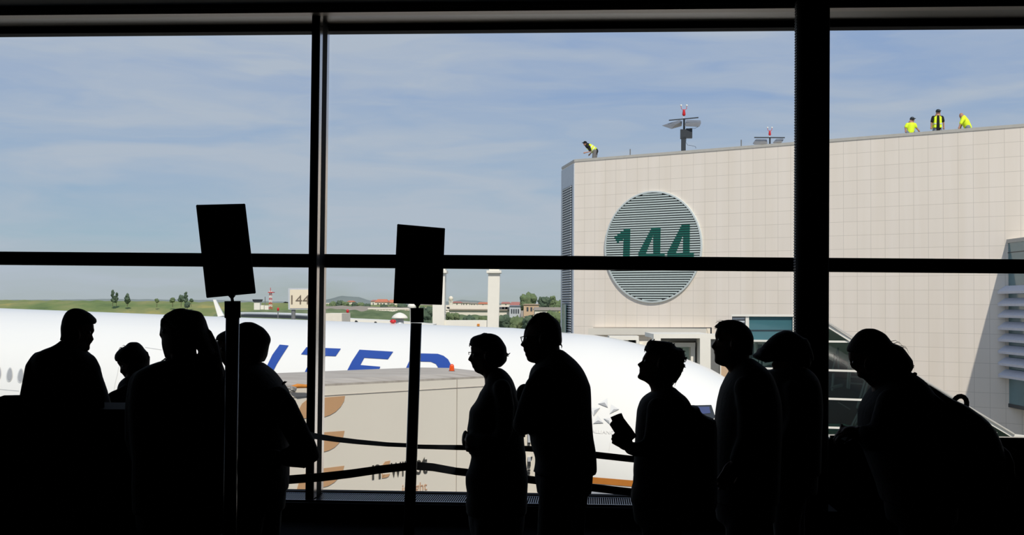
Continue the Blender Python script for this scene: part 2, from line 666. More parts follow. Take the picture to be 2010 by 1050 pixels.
# bottom rail, plinth and its grille
b = MB(); wbox(b, -15.0, sC + 0.1, -0.05, 0.05, ZK - 0.015, ZK + 0.006); struct(b.build('trim_6', m_frame), 'black bottom rail of the glass')
b = MB(); wbox(b, -15.0, sC + 0.1, 0.0, 0.50, 0.0, ZK - 0.015); struct(b.build('wall_plinth', m_black))
b = MB()
x0 = -9.0
while x0 < sC:
    wbox(b, x0, x0 + 0.006, 0.09, 0.44, ZK - 0.013, ZK - 0.002)
    x0 += 0.017
wbox(b, -9.0, sC, 0.08, 0.095, ZK - 0.014, ZK)
wbox(b, -9.0, sC, 0.43, 0.45, ZK - 0.014, ZK)
struct(b.build('trim_7', m_grille), 'steel slotted air grille in the top of the plinth under the glass')
b = MB(); wbox(b, sC + 0.12, 15.0, 0.02, 0.10, ZD, ZD + 0.028); struct(b.build('trim_8', m_tealglass), 'teal glass edge strip on the low wall right of the column')

# mullion left of the middle: deep fin with two bright metal strips on its side
def vpost(px_top, px_bot, off, ytop, ybot, width, depth, mt, name, label, parent=None, side=-1):
    a = Wp(px_top, 70, off)
    c = Wp(px_bot, 960, off)
    d = (a - c).normalized()
    z0, z1 = ytop, ybot
    A = c + d * ((z0 - c.z) / d.z)
    B = c + d * ((z1 - c.z) / d.z)
    bb = MB()
    lo, hi = (0, width) if side < 0 else (-width, 0)
    poly = [A + wd * lo, A + wd * hi, A + wd * hi - wn_ * depth, A + wd * lo - wn_ * depth]
    bb.prism(poly, B - A)
    return bb.build(name, mt, parent)
post = thing('window_mullion', Wp(606, 960, 0.42), 'deep black vertical window bar with two shiny metal strips', 'window bar')
post['kind'] = 'structure'
mt_ = Wp(612, 70, 0.42); mb_ = Wp(599.5, 960, 0.42); md_ = (mt_ - mb_).normalized()
def mpart(o0, o1, dx0, dx1, z0, z1, mtl, name, lab=None):
    A_ = mb_ + md_ * ((z0 - mb_.z) / md_.z); B_ = mb_ + md_ * ((z1 - mb_.z) / md_.z)
    k0, k1 = wn_ * (o0 - 0.42), wn_ * (o1 - 0.42)
    bb = MB(); bb.prism([A_ + wd * dx0 + k0, A_ + wd * dx1 + k0, A_ + wd * dx1 + k1, A_ + wd * dx0 + k1], B_ - A_)
    o_ = bb.build(name, mtl, post)
    if lab: o_['label'] = lab
mpart(0.395, 0.42, 0, 0.062, ZK, ZS + 0.02, m_black, 'front_fin')
mpart(0.300, 0.395, 0.002, 0.0622, ZK, ZS - 0.001, m_alu, 'metal_strip', 'shiny metal strip along the bar')
mpart(0.130, 0.300, 0.0, 0.0626, ZK, ZS - 0.001, m_black, 'rear_fin')
mpart(0.050, 0.130, 0.002, 0.063, ZK, ZS - 0.001, m_alu, 'metal_strip', 'shiny metal strip next to the glass')
# the thick column in front of the glass
b = MB()
cen_t = Wp(1594.5, 70, 0.62); cen_b = Wp(1591.0, 960, 0.62)
d = (cen_t - cen_b).normalized()
A = cen_b + d * ((0 - cen_b.z) / d.z); B = cen_b + d * ((ZS + 0.03 - cen_b.z) / d.z)
rw = 32.3 / FPX * 9.15
rings = []
for k in range(61):
    P = A + (B - A) * (k / 60)
    rg = []
    for i in range(32):
        a_ = 2 * math.pi * i / 32
        cx, sx = math.cos(a_), math.sin(a_)
        cx = math.copysign(abs(cx) ** 0.55, cx); sx = math.copysign(abs(sx) ** 0.55, sx)
        rg.append(P + wd * rw * cx + wn_ * 0.12 * sx)
    rings.append(rg)
b.loft(rings)
colu = b.build('column', m_black, None, True)
struct(colu, 'thick black column standing in front of the glass')
# knurled strip on its left edge
b = MB()
for k in range(190):
    P = A + (B - A) * ((k + 0.5) / 190)
    b.obox(P - wd * (rw - 0.002) - wn_ * 0.0, (wd, wn_, UP), (0.0045, 0.05, 0.0045))
b.build('ribbed_edge', m_dsteel, colu)

# glass panes
pane_x = [(-60, 605), (632, 1594), (1594, 2090)]
k = 1
for (xa, xb) in pane_x:
    for row in (0, 1):
        b = MB()
        zt = ZT + 0.02 if row == 0 else None
        pa = Wp(xa, 505, 0.0); pb = Wp(xb, 515, 0.0)
        if row == 0:
            z0, z1 = (pa.z + pb.z) / 2, ZT + 0.01
        else:
            z0, z1 = (ZK + 0.02 if xb < 1700 else ZD - 0.01), (pa.z + pb.z) / 2 - 0.002
        s0, s1 = (pa - W0).dot(wd), (pb - W0).dot(wd)
        if xa < 0: s0 = -15.0
        if xb > 2000: s1 = 15.0
        p = [wxyz(s0, 0, z0), wxyz(s1, 0, z0), wxyz(s1, 0, z1), wxyz(s0, 0, z1)]
        b.add(p, [(0, 1, 2, 3)])
        o = b.build('window_%d' % k, m_glass)
        struct(o, 'large clear window pane')
        k += 1

# ================================================================== OUTSIDE GROUND
GZ = -7.6
b = MB(); b.box((-900, 10.6, GZ - 0.5), (900, 2600, GZ)); struct(b.build('apron_ground', m_concrete))
def ridge(name, prof, Z, depth, mt, label=None, amp=0.0, base=None):
    """prof: (px, py) skyline points in the photograph at distance Z; a long earth bank with that crest."""
    base = GZ if base is None else base
    xs = []
    x = prof[0][0]
    while x <= prof[-1][0]:
        xs.append(x)
        x += 4
    bb = MB()
    rows_ = [(-0.55, 0.0), (-0.30, 0.45), (-0.12, 0.8), (0.0, 1.0), (0.3, 0.85), (1.0, 0.0)]
    vs_, fs_ = [], []
    for j, (dy, hh) in enumerate(rows_):
        for x in xs:
            top = U(x, interp(prof, x), Z)
            nz = noise.noise(V((x * 0.05, j * 3.7, Z))) * amp * (1 if 0 < hh else 0)
            vs_.append(V((top.x, Z + dy * depth, base + (top.z - base) * hh + nz)))
    n = len(xs)
    for j in range(len(rows_) - 1):
        for i in range(n - 1):
            fs_.append((j * n + i, j * n + i + 1, (j + 1) * n + i + 1, (j + 1) * n + i))
    bb.add(vs_, fs_)
    o = bb.build(name, mt, None, True)
    struct(o, label)
    return o
ridge('grass_bank', [(-260, 590.5), (0, 589), (120, 589.5), (220, 590.5), (320, 591), (480, 593.5), (620, 596), (800, 599), (1200, 602)], 420, 120, m_grass, 'green grass bank beyond the aircraft', 0.35)
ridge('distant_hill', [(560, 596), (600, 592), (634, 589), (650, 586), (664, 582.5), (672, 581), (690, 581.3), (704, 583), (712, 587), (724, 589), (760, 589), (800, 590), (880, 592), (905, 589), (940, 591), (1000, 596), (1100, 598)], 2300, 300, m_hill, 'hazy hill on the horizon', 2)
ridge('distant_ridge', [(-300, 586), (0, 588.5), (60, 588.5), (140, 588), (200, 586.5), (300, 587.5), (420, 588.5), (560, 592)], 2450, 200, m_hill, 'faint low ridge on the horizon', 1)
ridge('scrub_bank', [(430, 611), (480, 609.5), (560, 608.5), (610, 606), (650, 607), (700, 608.5), (740, 609), (800, 610), (860, 616), (900, 618), (960, 620), (1010, 623), (1060, 624), (1140, 622)], 250, 60, m_scrub, 'dark green scrub bank behind the aircraft', 0.5)
ridge('field_slope', [(600, 603), (650, 600), (690, 600.5), (740, 602), (800, 603), (1140, 606)], 380, 70, m_roof3, 'bare pale slope below the houses', 0.3)

# ------------------------------------------------------------------ trees
def blob(mb, c, r, seed, sq=(1, 1, 1), ns=14, nr=9, amp=0.28):
    c = V(c)
    rings = []
    for k_ in range(nr + 1):
        th = math.pi * min(max(k_ / nr, 0.01), 0.99)
        ring = []
        for i in range(ns):
            a_ = 2 * math.pi * i / ns
            q = V((math.sin(th) * math.cos(a_), math.sin(th) * math.sin(a_), math.cos(th)))
            f = 1 + amp * noise.noise(q * 2.3 + V((seed, seed * 0.7, 3)))  + amp * 0.6 * noise.noise(q * 6 + V((seed, 1, seed)))
            ring.append(c + V((q.x * r * sq[0] * f, q.y * r * sq[1] * f, q.z * r * sq[2] * f)))
        rings.append(ring)
    mb.loft(rings)

def tree(px0, px1, ytop, ybase, Z, label, group=None, mt=None, nb=7, name='tree', shape='round'):
    base = U((px0 + px1) / 2, ybase, Z)
    top = U((px0 + px1) / 2, ytop, Z)
    W_ = (px1 - px0) * Z / FPX
    H = top.z - base.z
    t = thing(name, base, label, 'tree', group)
    b = MB()
    b.tube([base - UP * 1.5, base + UP * H * 0.6], [W_ * 0.05, W_ * 0.03], 8)
    b.build('trunk', m_bark, t, True)
    b = MB()
    rnd = random.Random(int(px0 * 7 + px1))
    nb = nb * 2
    for i in range(nb):
        f = (i + 0.5) / nb
        if shape == 'tall':
            z = base.z + H * (0.02 + 0.86 * f)
            r = W_ * 0.34 * (1 - 0.35 * f)
            x = (rnd.random() - 0.5) * W_ * 0.35
        elif shape == 'cone':
            z = base.z + H * (0.08 + 0.82 * f)
            r = W_ * 0.45 * (1 - 0.65 * f)
            x = (rnd.random() - 0.5) * W_ * 0.15
        else:
            a_ = rnd.random() * 6.28
            z = base.z + H * (0.14 + 0.60 * rnd.random())
            r = min(W_, H) * (0.20 + 0.10 * rnd.random())
            x = math.cos(a_) * W_ * 0.30
        blob(b, (base.x + x, base.y + (rnd.random() - 0.5) * W_ * 0.4, z), r, px0 + i * 3.1, (1, 1, 1.05), 18, 12, 0.55)
    if shape == 'round':
        blob(b, (base.x, base.y, base.z + H * 0.46), min(W_, H * 1.1) * 0.42, px0, (1.05, 1, 1.1), 22, 14, 0.5)
    b.build('foliage', mt or m_foli, t, True)
    return t
tree(217, 226, 567, 592, 400, 'taller leaning dark tree on the grass bank', None, m_folid, 6, shape='tall')
tree(224, 233, 573, 592, 402, 'shorter tree grown against the taller leaning tree', None, m_folid, 5, shape='tall')
tree(244, 256, 575.5, 592, 400, 'small pointed dark tree alone on the grass bank', None, m_folid, 5, shape='cone')
tree(350, 361, 575, 593, 400, 'bushy tree left of the tilted sign, left crown', None, m_folid, 5)
tree(360, 369, 571.5, 593, 404, 'bushy tree left of the tilted sign, tall right crown', None, m_folid, 6, shape='tall')
tree(372, 379, 585, 593, 399, 'low bush right of the bushy tree on the grass bank', None, m_folid, 3, name='bush')
tree(333, 345, 584, 593, 399, 'low bush left of the bushy tree on the grass bank', None, m_foli, 4, name='bush')
tree(303, 313, 586, 593, 399, 'small round bush furthest left of the bushy tree', None, m_foli, 3, name='bush')
tree(362, 373, 592, 603, 330, 'dark round bush on the slope below the bushy tree', None, m_folid, 4, name='bush')
tree(1019, 1052, 575.5, 604, 300, 'large round green tree behind the man with glasses', None, m_foli, 10)
tree(1057, 1080, 583.5, 606, 330, 'dark domed tree right of the large round tree', None, m_folid, 9)
tree(1076, 1092, 580, 608, 335, 'tall loose tree left of the striped vent', None, m_foli, 7, shape='tall')
tree(1088, 1106, 584, 610, 325, 'bushy tree touching the terminal corner', None, m_foli, 7)
for i, (a_, c_, y0, y1) in enumerate([(646, 662, 590, 607), (660, 673, 588, 606), (671, 684, 590, 606), (690, 703, 592, 607), (702, 716, 593, 608), (713, 727, 595, 609), (632, 650, 598, 612), (745, 762, 598, 608), (760, 778, 597, 609), (776, 800, 595, 610)]):
    lab = ['tree with low round crown at the foot of the hill, nearest the window bar', 'upright dark tree at the foot of the hill', 'bushy tree left of the small white house',
           'tree right of the small white house', 'low tree midway between the hill and the orange roofs', 'tree just left of the white-walled house with orange roof',
           'bush beside the window bar below the hill', 'bush in front of the orange-roofed house', 'bush between the two orange-roofed houses', 'wide bush left of the second sign'][i]
    tree(a_, c_, y0, y1, 395 - i, lab, None, m_folid if i % 2 else m_foli, 5)
for i, (a_, c_, y0, y1) in enumerate([(824, 850, 594, 640), (872, 905, 614, 632), (905, 938, 618, 634), (938, 958, 620, 634), (978, 1004, 616, 646), (1000, 1030, 621, 646), (1026, 1062, 619, 648), (1058, 1104, 612, 648)]):
    lab = ['dark shrub beside the second sign pole', 'shrub left end of the row between the white pillars', 'shrub in the middle of the row between the white pillars', 'shrub at the foot of the right white pillar',
           'tallest shrub right of the white pillar', 'low shrub second right of the white pillar', 'shrub left of the man with glasses', 'shrub beside the striped vent'][i]
    tree(a_, c_, y0, y1, 215 - i * 2, lab, None, m_scrub if i % 2 else m_folid, 7, name='shrub')

# ------------------------------------------------------------------ houses
def house(px0, px1, yr, ye, yb, Z, label, wall=None, roof=None, depth=9, gable=False, wins=2, hip=0.18, cat='house', name='house'):
    A = U(px0, ye, Z); B = U(px1, ye, Z)
    zb = U((px0 + px1) / 2, yb, Z).z
    zr = U((px0 + px1) / 2, yr, Z).z
    ze = (A.z + B.z) / 2
    t = thing(name, ((A.x + B.x) / 2, Z, zb), label, cat)
    b = MB(); b.box((A.x, Z, zb - 2), (B.x, Z + depth, ze)); b.build('wall', wall or m_hwall, t)
    b = MB()
    o_ = 0.3
    W_ = B.x - A.x
    x0, x1, y0, y1 = A.x - o_, B.x + o_, Z - o_, Z + depth + o_
    if zr - ze > 0.15:
        r0, r1 = x0 + W_ * hip, x1 - W_ * hip
        ym = (y0 + y1) / 2
        b.add([(x0, y0, ze), (x1, y0, ze), (x1, y1, ze), (x0, y1, ze), (r0, ym, zr), (r1, ym, zr)],
              [(0, 1, 5, 4), (1, 2, 5), (2, 3, 4, 5), (3, 0, 4), (3, 2, 1, 0)])
        b.build('roof', roof or m_roof, t)
    for i in range(wins):
        xx = A.x + W_ * (i + 1) / (wins + 1)
        hh = (ze - zb)
        b = MB(); b.box((xx - W_ * 0.06, Z - 0.06, zb + hh * 0.35), (xx + W_ * 0.06, Z + 0.05, zb + hh * 0.75)); b.build('window', m_wglass, t)
    return t
house(636, 647, 594, 594.6, 600, 430, 'small low white house beside the window bar', wins=1)
house(682, 692, 590, 592.5, 597, 520, 'small white house at the foot of the hill', wins=1)
house(736, 760, 587, 593, 602, 440, 'white-walled house with the broad orange roof', wins=3, roof=m_roof)
house(728, 742, 588.5, 591.5, 603, 456, 'narrow pale house left of the broad orange roof', wins=2, roof=m_roof2)
house(762, 779, 588, 594, 602, 458, 'orange-roofed house left of the second sign', wins=2)
house(752, 764, 590, 594, 603, 480, 'small orange-roofed house between the two larger ones', wins=1)
house(826, 850, 594, 599, 612, 430, 'tan house behind the second sign pole', wins=1, wall=m_hwall2, roof=m_roof3)
house(889, 905, 591.5, 594.5, 600, 445, 'red-roofed house beside the domed tower', wins=1, roof=m_roof2)
house(905, 921, 592, 595, 600, 460, 'low brown-roofed house right of the domed tower', wins=2, roof=m_roof3)
house(921, 936, 593, 596, 600, 476, 'flat pale house behind the long white building', wins=2, roof=m_roof3)
house(938, 958, 593, 596.5, 602, 492, 'orange-roofed house left of the right white pillar', wins=1)
house(984, 1002, 592.5, 596, 602, 468, 'faded red-roofed house right of the white pillar', wins=1, roof=m_roof2)
house(1002, 1022, 592.5, 599, 604, 440, 'dull red-roofed house left of the large round tree', wins=0, roof=m_roof2)
house(1028, 1058, 596.5, 598, 618, 285, 'tan flat-roofed building below the large round tree', wins=3, wall=m_hwall2, roof=m_hwall2)
house(1056, 1081, 595.5, 601.5, 606, 350, 'red-roofed house below the dark domed tree', wins=1, roof=m_roof2)
house(1050, 1104, 603, 609, 622, 262, 'long white shed with grey-brown roof by the terminal corner', wins=2, roof=m_roof3, hip=0.05)
house(1000, 1022, 599, 601, 623, 290, 'pale blue glass-fronted building right of the long white building', wins=4, wall=m_end, roof=m_steel)
# yellow sign on the shed
b = MB(); b.box(tuple(U(1092.5, 621, 258)), tuple(U(1099.5, 612, 258.4))); tag(b.build('yellow_sign', m_yellow), 'small yellow sign in front of the long white shed', 'sign')
# long white two-tier building
t = thing('warehouse', U(935, 623, 300), 'long low white two-tier building behind the white pillars', 'building')
b = MB(); p0 = U(866, 608, 300); p1 = U(1006, 609, 300); zb = U(935, 640, 300).z
b.box((p0.x, 300, zb), (p1.x, 318, p0.z)); b.build('lower_storey', m_hwall, t)
b = MB(); q0 = U(862, 598.5, 306); q1 = U(1000, 599.5, 306); b.box((q0.x, 306, p0.z - 0.5), (q1.x, 322, q0.z)); b.build('upper_storey', m_hwall, t)
b = MB(); q2 = U(868, 606, 303); b.box((p0.x, 299.5, p0.z - 0.1), (p1.x, 306.2, p0.z + 0.2)); b.build('roof_edge', m_roof3, t)
for px in (879, 880.5, 984, 991, 997):
    b = MB(); q = U(px, 604.5, 305.9); b.box((q.x - 0.22 * (3 if px > 900 else 1.2), 305.8, q.z - 0.25), (q.x + 0.22 * (3 if px > 900 else 1.2), 306.1, q.z + 0.25)); b.build('window', m_wglass, t)
# domed bell tower
t = thing('bell_tower', U(885, 597, 500), 'small white bell tower with a dome', 'tower')
c = U(885, 597, 500); s_ = 500 / FPX
b = MB()
for a_ in range(6):
    an = a_ * math.pi / 3
    b.tube([c + V((math.cos(an) * 3.3 * s_, math.sin(an) * 3.3 * s_, -2)), c + V((math.cos(an) * 3.3 * s_, math.sin(an) * 3.3 * s_, 11 * s_))], 0.9 * s_, 6)
b.build('columns', m_hwall, t)
b = MB(); b.ell(c + UP * 11 * s_, (4.6 * s_, 4.6 * s_, 5.0 * s_)); b.build('dome', m_hwall, t, True)
b = MB(); b.tube([c - UP * 3, c + UP * 3 * s_], 4.4 * s_, 12, False); b.build('base', m_hwall, t)

# ------------------------------------------------------------------ helpers for flat-fronted outdoor pieces
def slab(mb, pts, Z, thick):
    mb.prism([U(x, y, Z) for x, y in pts], V((0, thick, 0)))
def rect(x0, y0, x1, y1):
    return [(x0, y0), (x1, y0), (x1, y1), (x0, y1)]

# airfield hut, lattice mast, gate board, beacons
t = thing('airfield_hut', U(505, 606, 260), 'small white airfield hut with a dark flared top', 'hut')
b = MB(); slab(b, rect(498.5, 592.5, 510, 608), 260, 1.6); b.build('cabin', m_wht, t)
b = MB(); slab(b, [(495, 587.5), (512.5, 587.5), (510.5, 592.5), (497, 592.5)], 259.8, 2.0); b.build('top', m_dsteel, t)
b = MB(); slab(b, rect(510, 599, 518, 607.5), 261, 1.4); slab(b, rect(519, 599.5, 527, 608), 261, 1.4); b.build('annex', m_wht, t)
b = MB(); b.tube([U(520.5, 608, 262), U(520.5, 583, 262)], 0.09, 6); b.build('aerial', m_steel, t)
t = thing('lattice_mast', U(531, 607, 255), 'red and white lattice mast beside the airfield hut', 'mast')
for i in range(8):
    y0 = 607 - i * 4.4; y1 = y0 - 4.4
    b = MB()
    hw0 = 3.0 - i * 0.12
    for sx in (-1, 1):
        for dz in (0, 0.6):
            b.tube([U(531 + sx * hw0, y0, 255 + dz), U(531 + sx * hw0, y1, 255 + dz)], 0.05, 5)
    b.tube([U(531 - hw0, y0, 255), U(531 + hw0, y1, 255)], 0.04, 5)
    b.tube([U(531 + hw0, y0, 255), U(531 - hw0, y1, 255)], 0.04, 5)
    b.tube([U(531 - hw0, y1, 255), U(531 + hw0, y1, 255)], 0.05, 5)
    for sx in (-1, 1):
        b.tube([U(531 + sx * hw0, y0, 255), U(531 + sx * hw0, y1, 255.6)], 0.04, 5)
    b.tube([U(531 - hw0, y1, 255.6), U(531 + hw0, y1, 255.6)], 0.04, 5)
    b.build('mast_section', m_red if i % 2 == 0 else m_wht, t)
b = MB(); slab(b, rect(526, 573, 537, 574.5), 254.5, 1.4); b.tube([U(531, 572, 255), U(531, 565, 255)], 0.06, 5); b.build('platform', m_red, t)
# flat text helper
def text2d(s):
    cu = bpy.data.curves.new('t', 'FONT')
    cu.body = s
    cu.resolution_u = 4
    ob = bpy.data.objects.new('t', cu)
    COL.objects.link(ob)
    dg = bpy.context.evaluated_depsgraph_get()
    me = bpy.data.meshes.new_from_object(ob.evaluated_get(dg))
    vs_ = [(v.co.x, v.co.y) for v in me.vertices]
    fs_ = [tuple(p.vertices) for p in me.polygons]
    bpy.data.objects.remove(ob)
    bpy.data.curves.remove(cu)
    bpy.data.meshes.remove(me)
    return vs_, fs_
def text_on(mb, s, x0, y0, x1, cap, fn, slope=0.0, shear=0.0):
    """write s from photo pixel x0 to x1, baseline y0 (falling by slope), height cap, on the surface given by fn(px,py)."""
    vs_, fs_ = text2d(s)
    mn = min(v[0] for v in vs_); mxx = max(v[0] for v in vs_)
    hh = 0.70
    k_ = (x1 - x0) / (mxx - mn)
    P = []
    for x, y in vs_:
        X = x0 + (x - mn) * k_ + y / hh * cap * shear
        Y = y0 - y / hh * cap + (X - x0) * slope
        P.append(fn(X, Y))
    mb.add(P, fs_)
t = thing('gate_board', U(587, 606, 70), 'cream board numbered 144 with grey edge, seen left of the window bar', 'sign')
b = MB(); slab(b, rect(565.8, 565.5, 618, 607.5), 70, 0.35); b.build('frame', m_end, t)
b = MB(); slab(b, rect(569, 568.5, 616, 605), 69.97, 0.05); b.build('panel', m_cream, t)
b = MB(); text_on(b, '144', 571.5, 597, 607, 18, lambda x, y: U(x, y, 69.95)); b.build('lettering', m_brown, t)
b = MB(); b.tube([U(576, 607, 70.2), V((U(576, 607, 70.2).x, 70.2, GZ))], 0.12, 8); b.tube([U(608, 607, 70.2), V((U(608, 607, 70.2).x, 70.2, GZ))], 0.12, 8); b.build('legs', m_steel, t)
# red lamps standing beyond the aircraft
def lamp(px, y0, y1, Z, w_, label, post=True):
    t_ = thing('red_lamp', U(px, y1, Z), label, 'lamp')
    s_ = Z / FPX
    bb = MB(); bb.tube([U(px, y0 + w_ * 0.6, Z), U(px, y1 - (2 if post else 0) - w_ * 0.2, Z)], w_ * s_ * 0.5, 12); bb.build('lens', m_red, t_, True)
    bb = MB(); bb.tube([U(px, y1, Z), V((U(px, y1, Z).x, Z, U(px, y1, Z).z - 3))], w_ * s_ * 0.22, 8); bb.build('post', m_steel, t_)
    return t_
lamp(545.8, 603, 611, 90, 4.5, 'small red lamp below the numbered cream board')
lamp(682.3, 606.5, 615, 90, 5.5, 'round red lamp on a post below the hill')
# low white walls just above the crown of the aircraft
b = MB(); slab(b, rect(634, 615, 671, 640), 57, 3); o = b.build('concrete_block', m_hwall); tag(o, 'pale concrete block seen just above the aircraft right of the window bar', 'block')
b = MB(); slab(b, [(672, 625.5), (760, 629.5), (800, 633), (850, 637), (850, 650), (672, 650)], 63, 3); o = b.build('low_wall', m_wht); tag(o, 'low white wall running behind the aircraft roof', 'wall')
for px, py in ((700, 626.6), (736, 628.4)):
    pass
# mushroom vent
t = thing('roof_vent', U(784.5, 634, 58), 'white mushroom-shaped vent behind the aircraft', 'vent')
s_ = 58 / FPX
c = U(784.5, 634, 58)
b = MB(); b.tube([c - UP * 1, c + UP * 11 * s_], 8 * s_, 16, False); b.build('stem', m_end, t, True)
b = MB(); rg = []
for q, rr_ in ((9, 15.8), (10, 16.2), (13, 14.5), (16, 11.5), (18.5, 7.5), (20.3, 2.5), (20.6, 0.3)):
    rg.append([c + V((math.cos(i * math.pi / 12) * rr_ * s_, math.sin(i * math.pi / 12) * rr_ * s_, q * s_)) for i in range(24)])
b.loft(rg); b.build('cap', m_wht, t, True)
# ornate gantry beam in the distance
t = thing('gantry', U(760, 612, 280), 'pale lattice gantry beam on posts in front of the houses', 'gantry')
b = MB()
for i in range(28):
    x = 723 + i * 5.6
    b.tube([U(x, 610.5, 280), U(x + 2.8, 606, 280), U(x + 5.6, 610.5, 280)], 0.14, 5)
b.tube([U(723, 606, 280), U(880, 607.5, 280)], 0.2, 5); b.tube([U(723, 611, 280), U(880, 612.5, 280)], 0.25, 5)
b.build('beam', m_hwall, t)
for x in (724.5, 798, 872):
    b = MB(); q = U(x, 611, 280); b.tube([q, q - UP * 4.5], 0.28, 6); b.build('post', m_hwall2, t)
# white pillared frame
t = thing('white_portal', V((U(910, 640, 75).x, 75, GZ)), 'white portal frame of two capped pillars joined by a low beam', 'portal')
for (xa, xb, xc, xd) in ((849, 873, 853, 874.5), (956, 981.5, 958.5, 982)):
    b = MB()
    if xa < 900:
        slab(b, [(868.5, 532), (873.5, 532), (871.5, 655), (849, 655), (849, 598), (866, 598)], 75, 1.6)
    else:
        slab(b, [(958.5, 532), (981.5, 532), (978.5, 655), (956, 655)], 75, 1.6)
    q = U((xa + xb) / 2, 650, 75.3)
    b.box((q.x - 0.35, 75.1, GZ), (q.x + 0.35, 76.3, q.z))
    b.build('pillar', m_wht, t)
    b = MB()
    if xa < 900:
        slab(b, rect(866.5, 530.5, 876.5, 535.5), 74.8, 2.0)
        slab(b, rect(867.5, 518, 874, 530.5), 75.1, 1.4)
    else:
        slab(b, rect(955, 530.5, 984, 535.5), 74.8, 2.0)
        slab(b, rect(960, 518, 980, 530.5), 75.1, 1.4)
    b.build('capital', m_wht, t)
b = MB(); slab(b, rect(870, 628.5, 957, 645), 75.2, 1.0); b.build('beam', m_wht, t)
b = MB(); slab(b, rect(936.5, 635.5, 941.5, 640), 75.15, 0.1); b.build('lamp', m_orange, t)
# lamp post seen under the second sign
t = thing('lamp_post', V((U(808, 610, 120).x, 120, GZ)), 'white lamp post behind the second sign pole', 'lamp post')
b = MB(); q = U(808, 598, 120); b.tube([V((q.x, 120, GZ)), q], 0.16, 8); b.build('pole', m_wht, t)
b = MB(); b.ell(U(808, 601, 120), (0.4, 0.3, 0.3)); b.build('head', m_wht, t, True)

# parked aircraft beyond: wing with upturned tip
t = thing('parked_aircraft', V((U(540, 640, 120).x, 120, GZ)), 'far white aircraft of which the wing and upturned wing tip show', 'aircraft')
b = MB()
b.prism([U(421, 622, 135), U(478, 615.0, 118), U(640, 614.5, 96), U(655, 640, 96), U(478, 640, 118)], UP * -0.5)
rings = []
for x, y, y2, z in [(424, 621.5, 623, 134), (470, 612.8, 618.5, 120), (520, 613.0, 619.5, 111), (580, 614.5, 621.5, 103), (636, 617.0, 625, 97), (660, 622.0, 629, 95), (720, 627, 634, 90)]:
    P = U(x, y, z); Q = U(x, y2, z)
    rings.append([P + V((0, -0.1, -0.06)), P + V((0, 0.4, 0.0)), P + V((0, 3.0, -0.05)), Q + V((0, 4.0, 0.02)), Q + V((0, 0.2, 0)), Q + V((0, 0, 0.02))])
b = MB(); b.loft(rings); b.build('wing', m_white, t, True)
b = MB()
rings = []
for x, y, z in [(474, 620.0, 117.5), (520, 621.0, 109), (580, 623.0, 101), (634, 626.5, 94), (641, 628.0, 93)]:
    P = U(x, y, z)
    rings.append([P + V((0, -0.2, -0.10)), P + V((0, -0.2, 0.13)), P + V((0, 1.0, 0.13)), P + V((0, 1.0, -0.10))])
b.loft(rings); b.build('wing_flap', m_dsteel, t)
b = MB(); b.prism([U(418, 588, 134), U(423, 588, 134), U(441, 623, 134), U(428, 623, 134)], V((0, 0.35, 0))); b.build('winglet', m_white, t)
b = MB(); P = V((U(760, 640, 105).x, 105, -3.6)); d = V((-0.9, 0.43, 0))
rings = []
for s_, r_ in ((-16, 0.2), (-15, 0.9), (-12, 1.7), (-8, 2.0), (10, 2.0), (18, 1.2), (24, 0.3)):
    sd_ = d.cross(UP)
    rings.append([P + d * s_ + (sd_ * math.cos(i * math.pi / 8) + UP * math.sin(i * math.pi / 8)) * r_ for i in range(16)])
b.loft(rings); b.build('fuselage', m_white, t, True)
for s_ in (-10, 3):
    b = MB(); q = P + d * s_; b.tube([q - UP * 1.5, V((q.x, q.y, GZ + 0.3))], 0.2, 8); b.ell((q.x, q.y, GZ + 0.5), (0.5, 0.3, 0.5)); b.build('landing_gear', m_steel, t)

# ================================================================== TERMINAL BUILDING WITH THE 144 SIGN
TH = math.radians(36.8)
uf = V((math.cos(TH), -math.sin(TH), 0))
nf = V((-math.sin(TH), -math.cos(TH), 0))
F0 = U(1128, 598, 64.3)
def Fp(px, py, off=0.0):
    return hit(px, py, F0 + nf * off, nf)
CR = Fp(1128, 317)                                    # roof corner (under the coping)
ZR = CR.z
MF = Matrix((uf, -nf, UP)).transposed().to_4x4()
MF.translation = V((CR.x, CR.y, ZR))
tb = thing('terminal_building', V((CR.x, CR.y, GZ)), 'large cream tiled terminal building with a grey louvred corner', 'building')
def fl(P):                                            # world -> facade local
    q = P - V((CR.x, CR.y, ZR))
    return V((q.dot(uf), q.dot(-nf), q.z))
b = MB()
b.prism([(0, 0, GZ - ZR), (46, 0, GZ - ZR), (46, 24, GZ - ZR), (-2.57, 24, GZ - ZR), (-2.57, 2.57, GZ - ZR)], (0, 0, ZR - GZ - 1.0))
b.prism([(0, 0, -1.0), (46, 0, -1.0), (46, 0.3, -1.0), (0.1, 0.3, -1.0), (-2.27, 2.67, -1.0), (-2.57, 2.57, -1.0)], (0, 0, 1.0))
o = b.build('wall', m_tile, None, False, None, MF.copy())
mw = o.matrix_world.copy(); o.parent = tb; o.matrix_parent_inverse = Matrix.Translation(-V(tb.location)); o.matrix_basis = mw
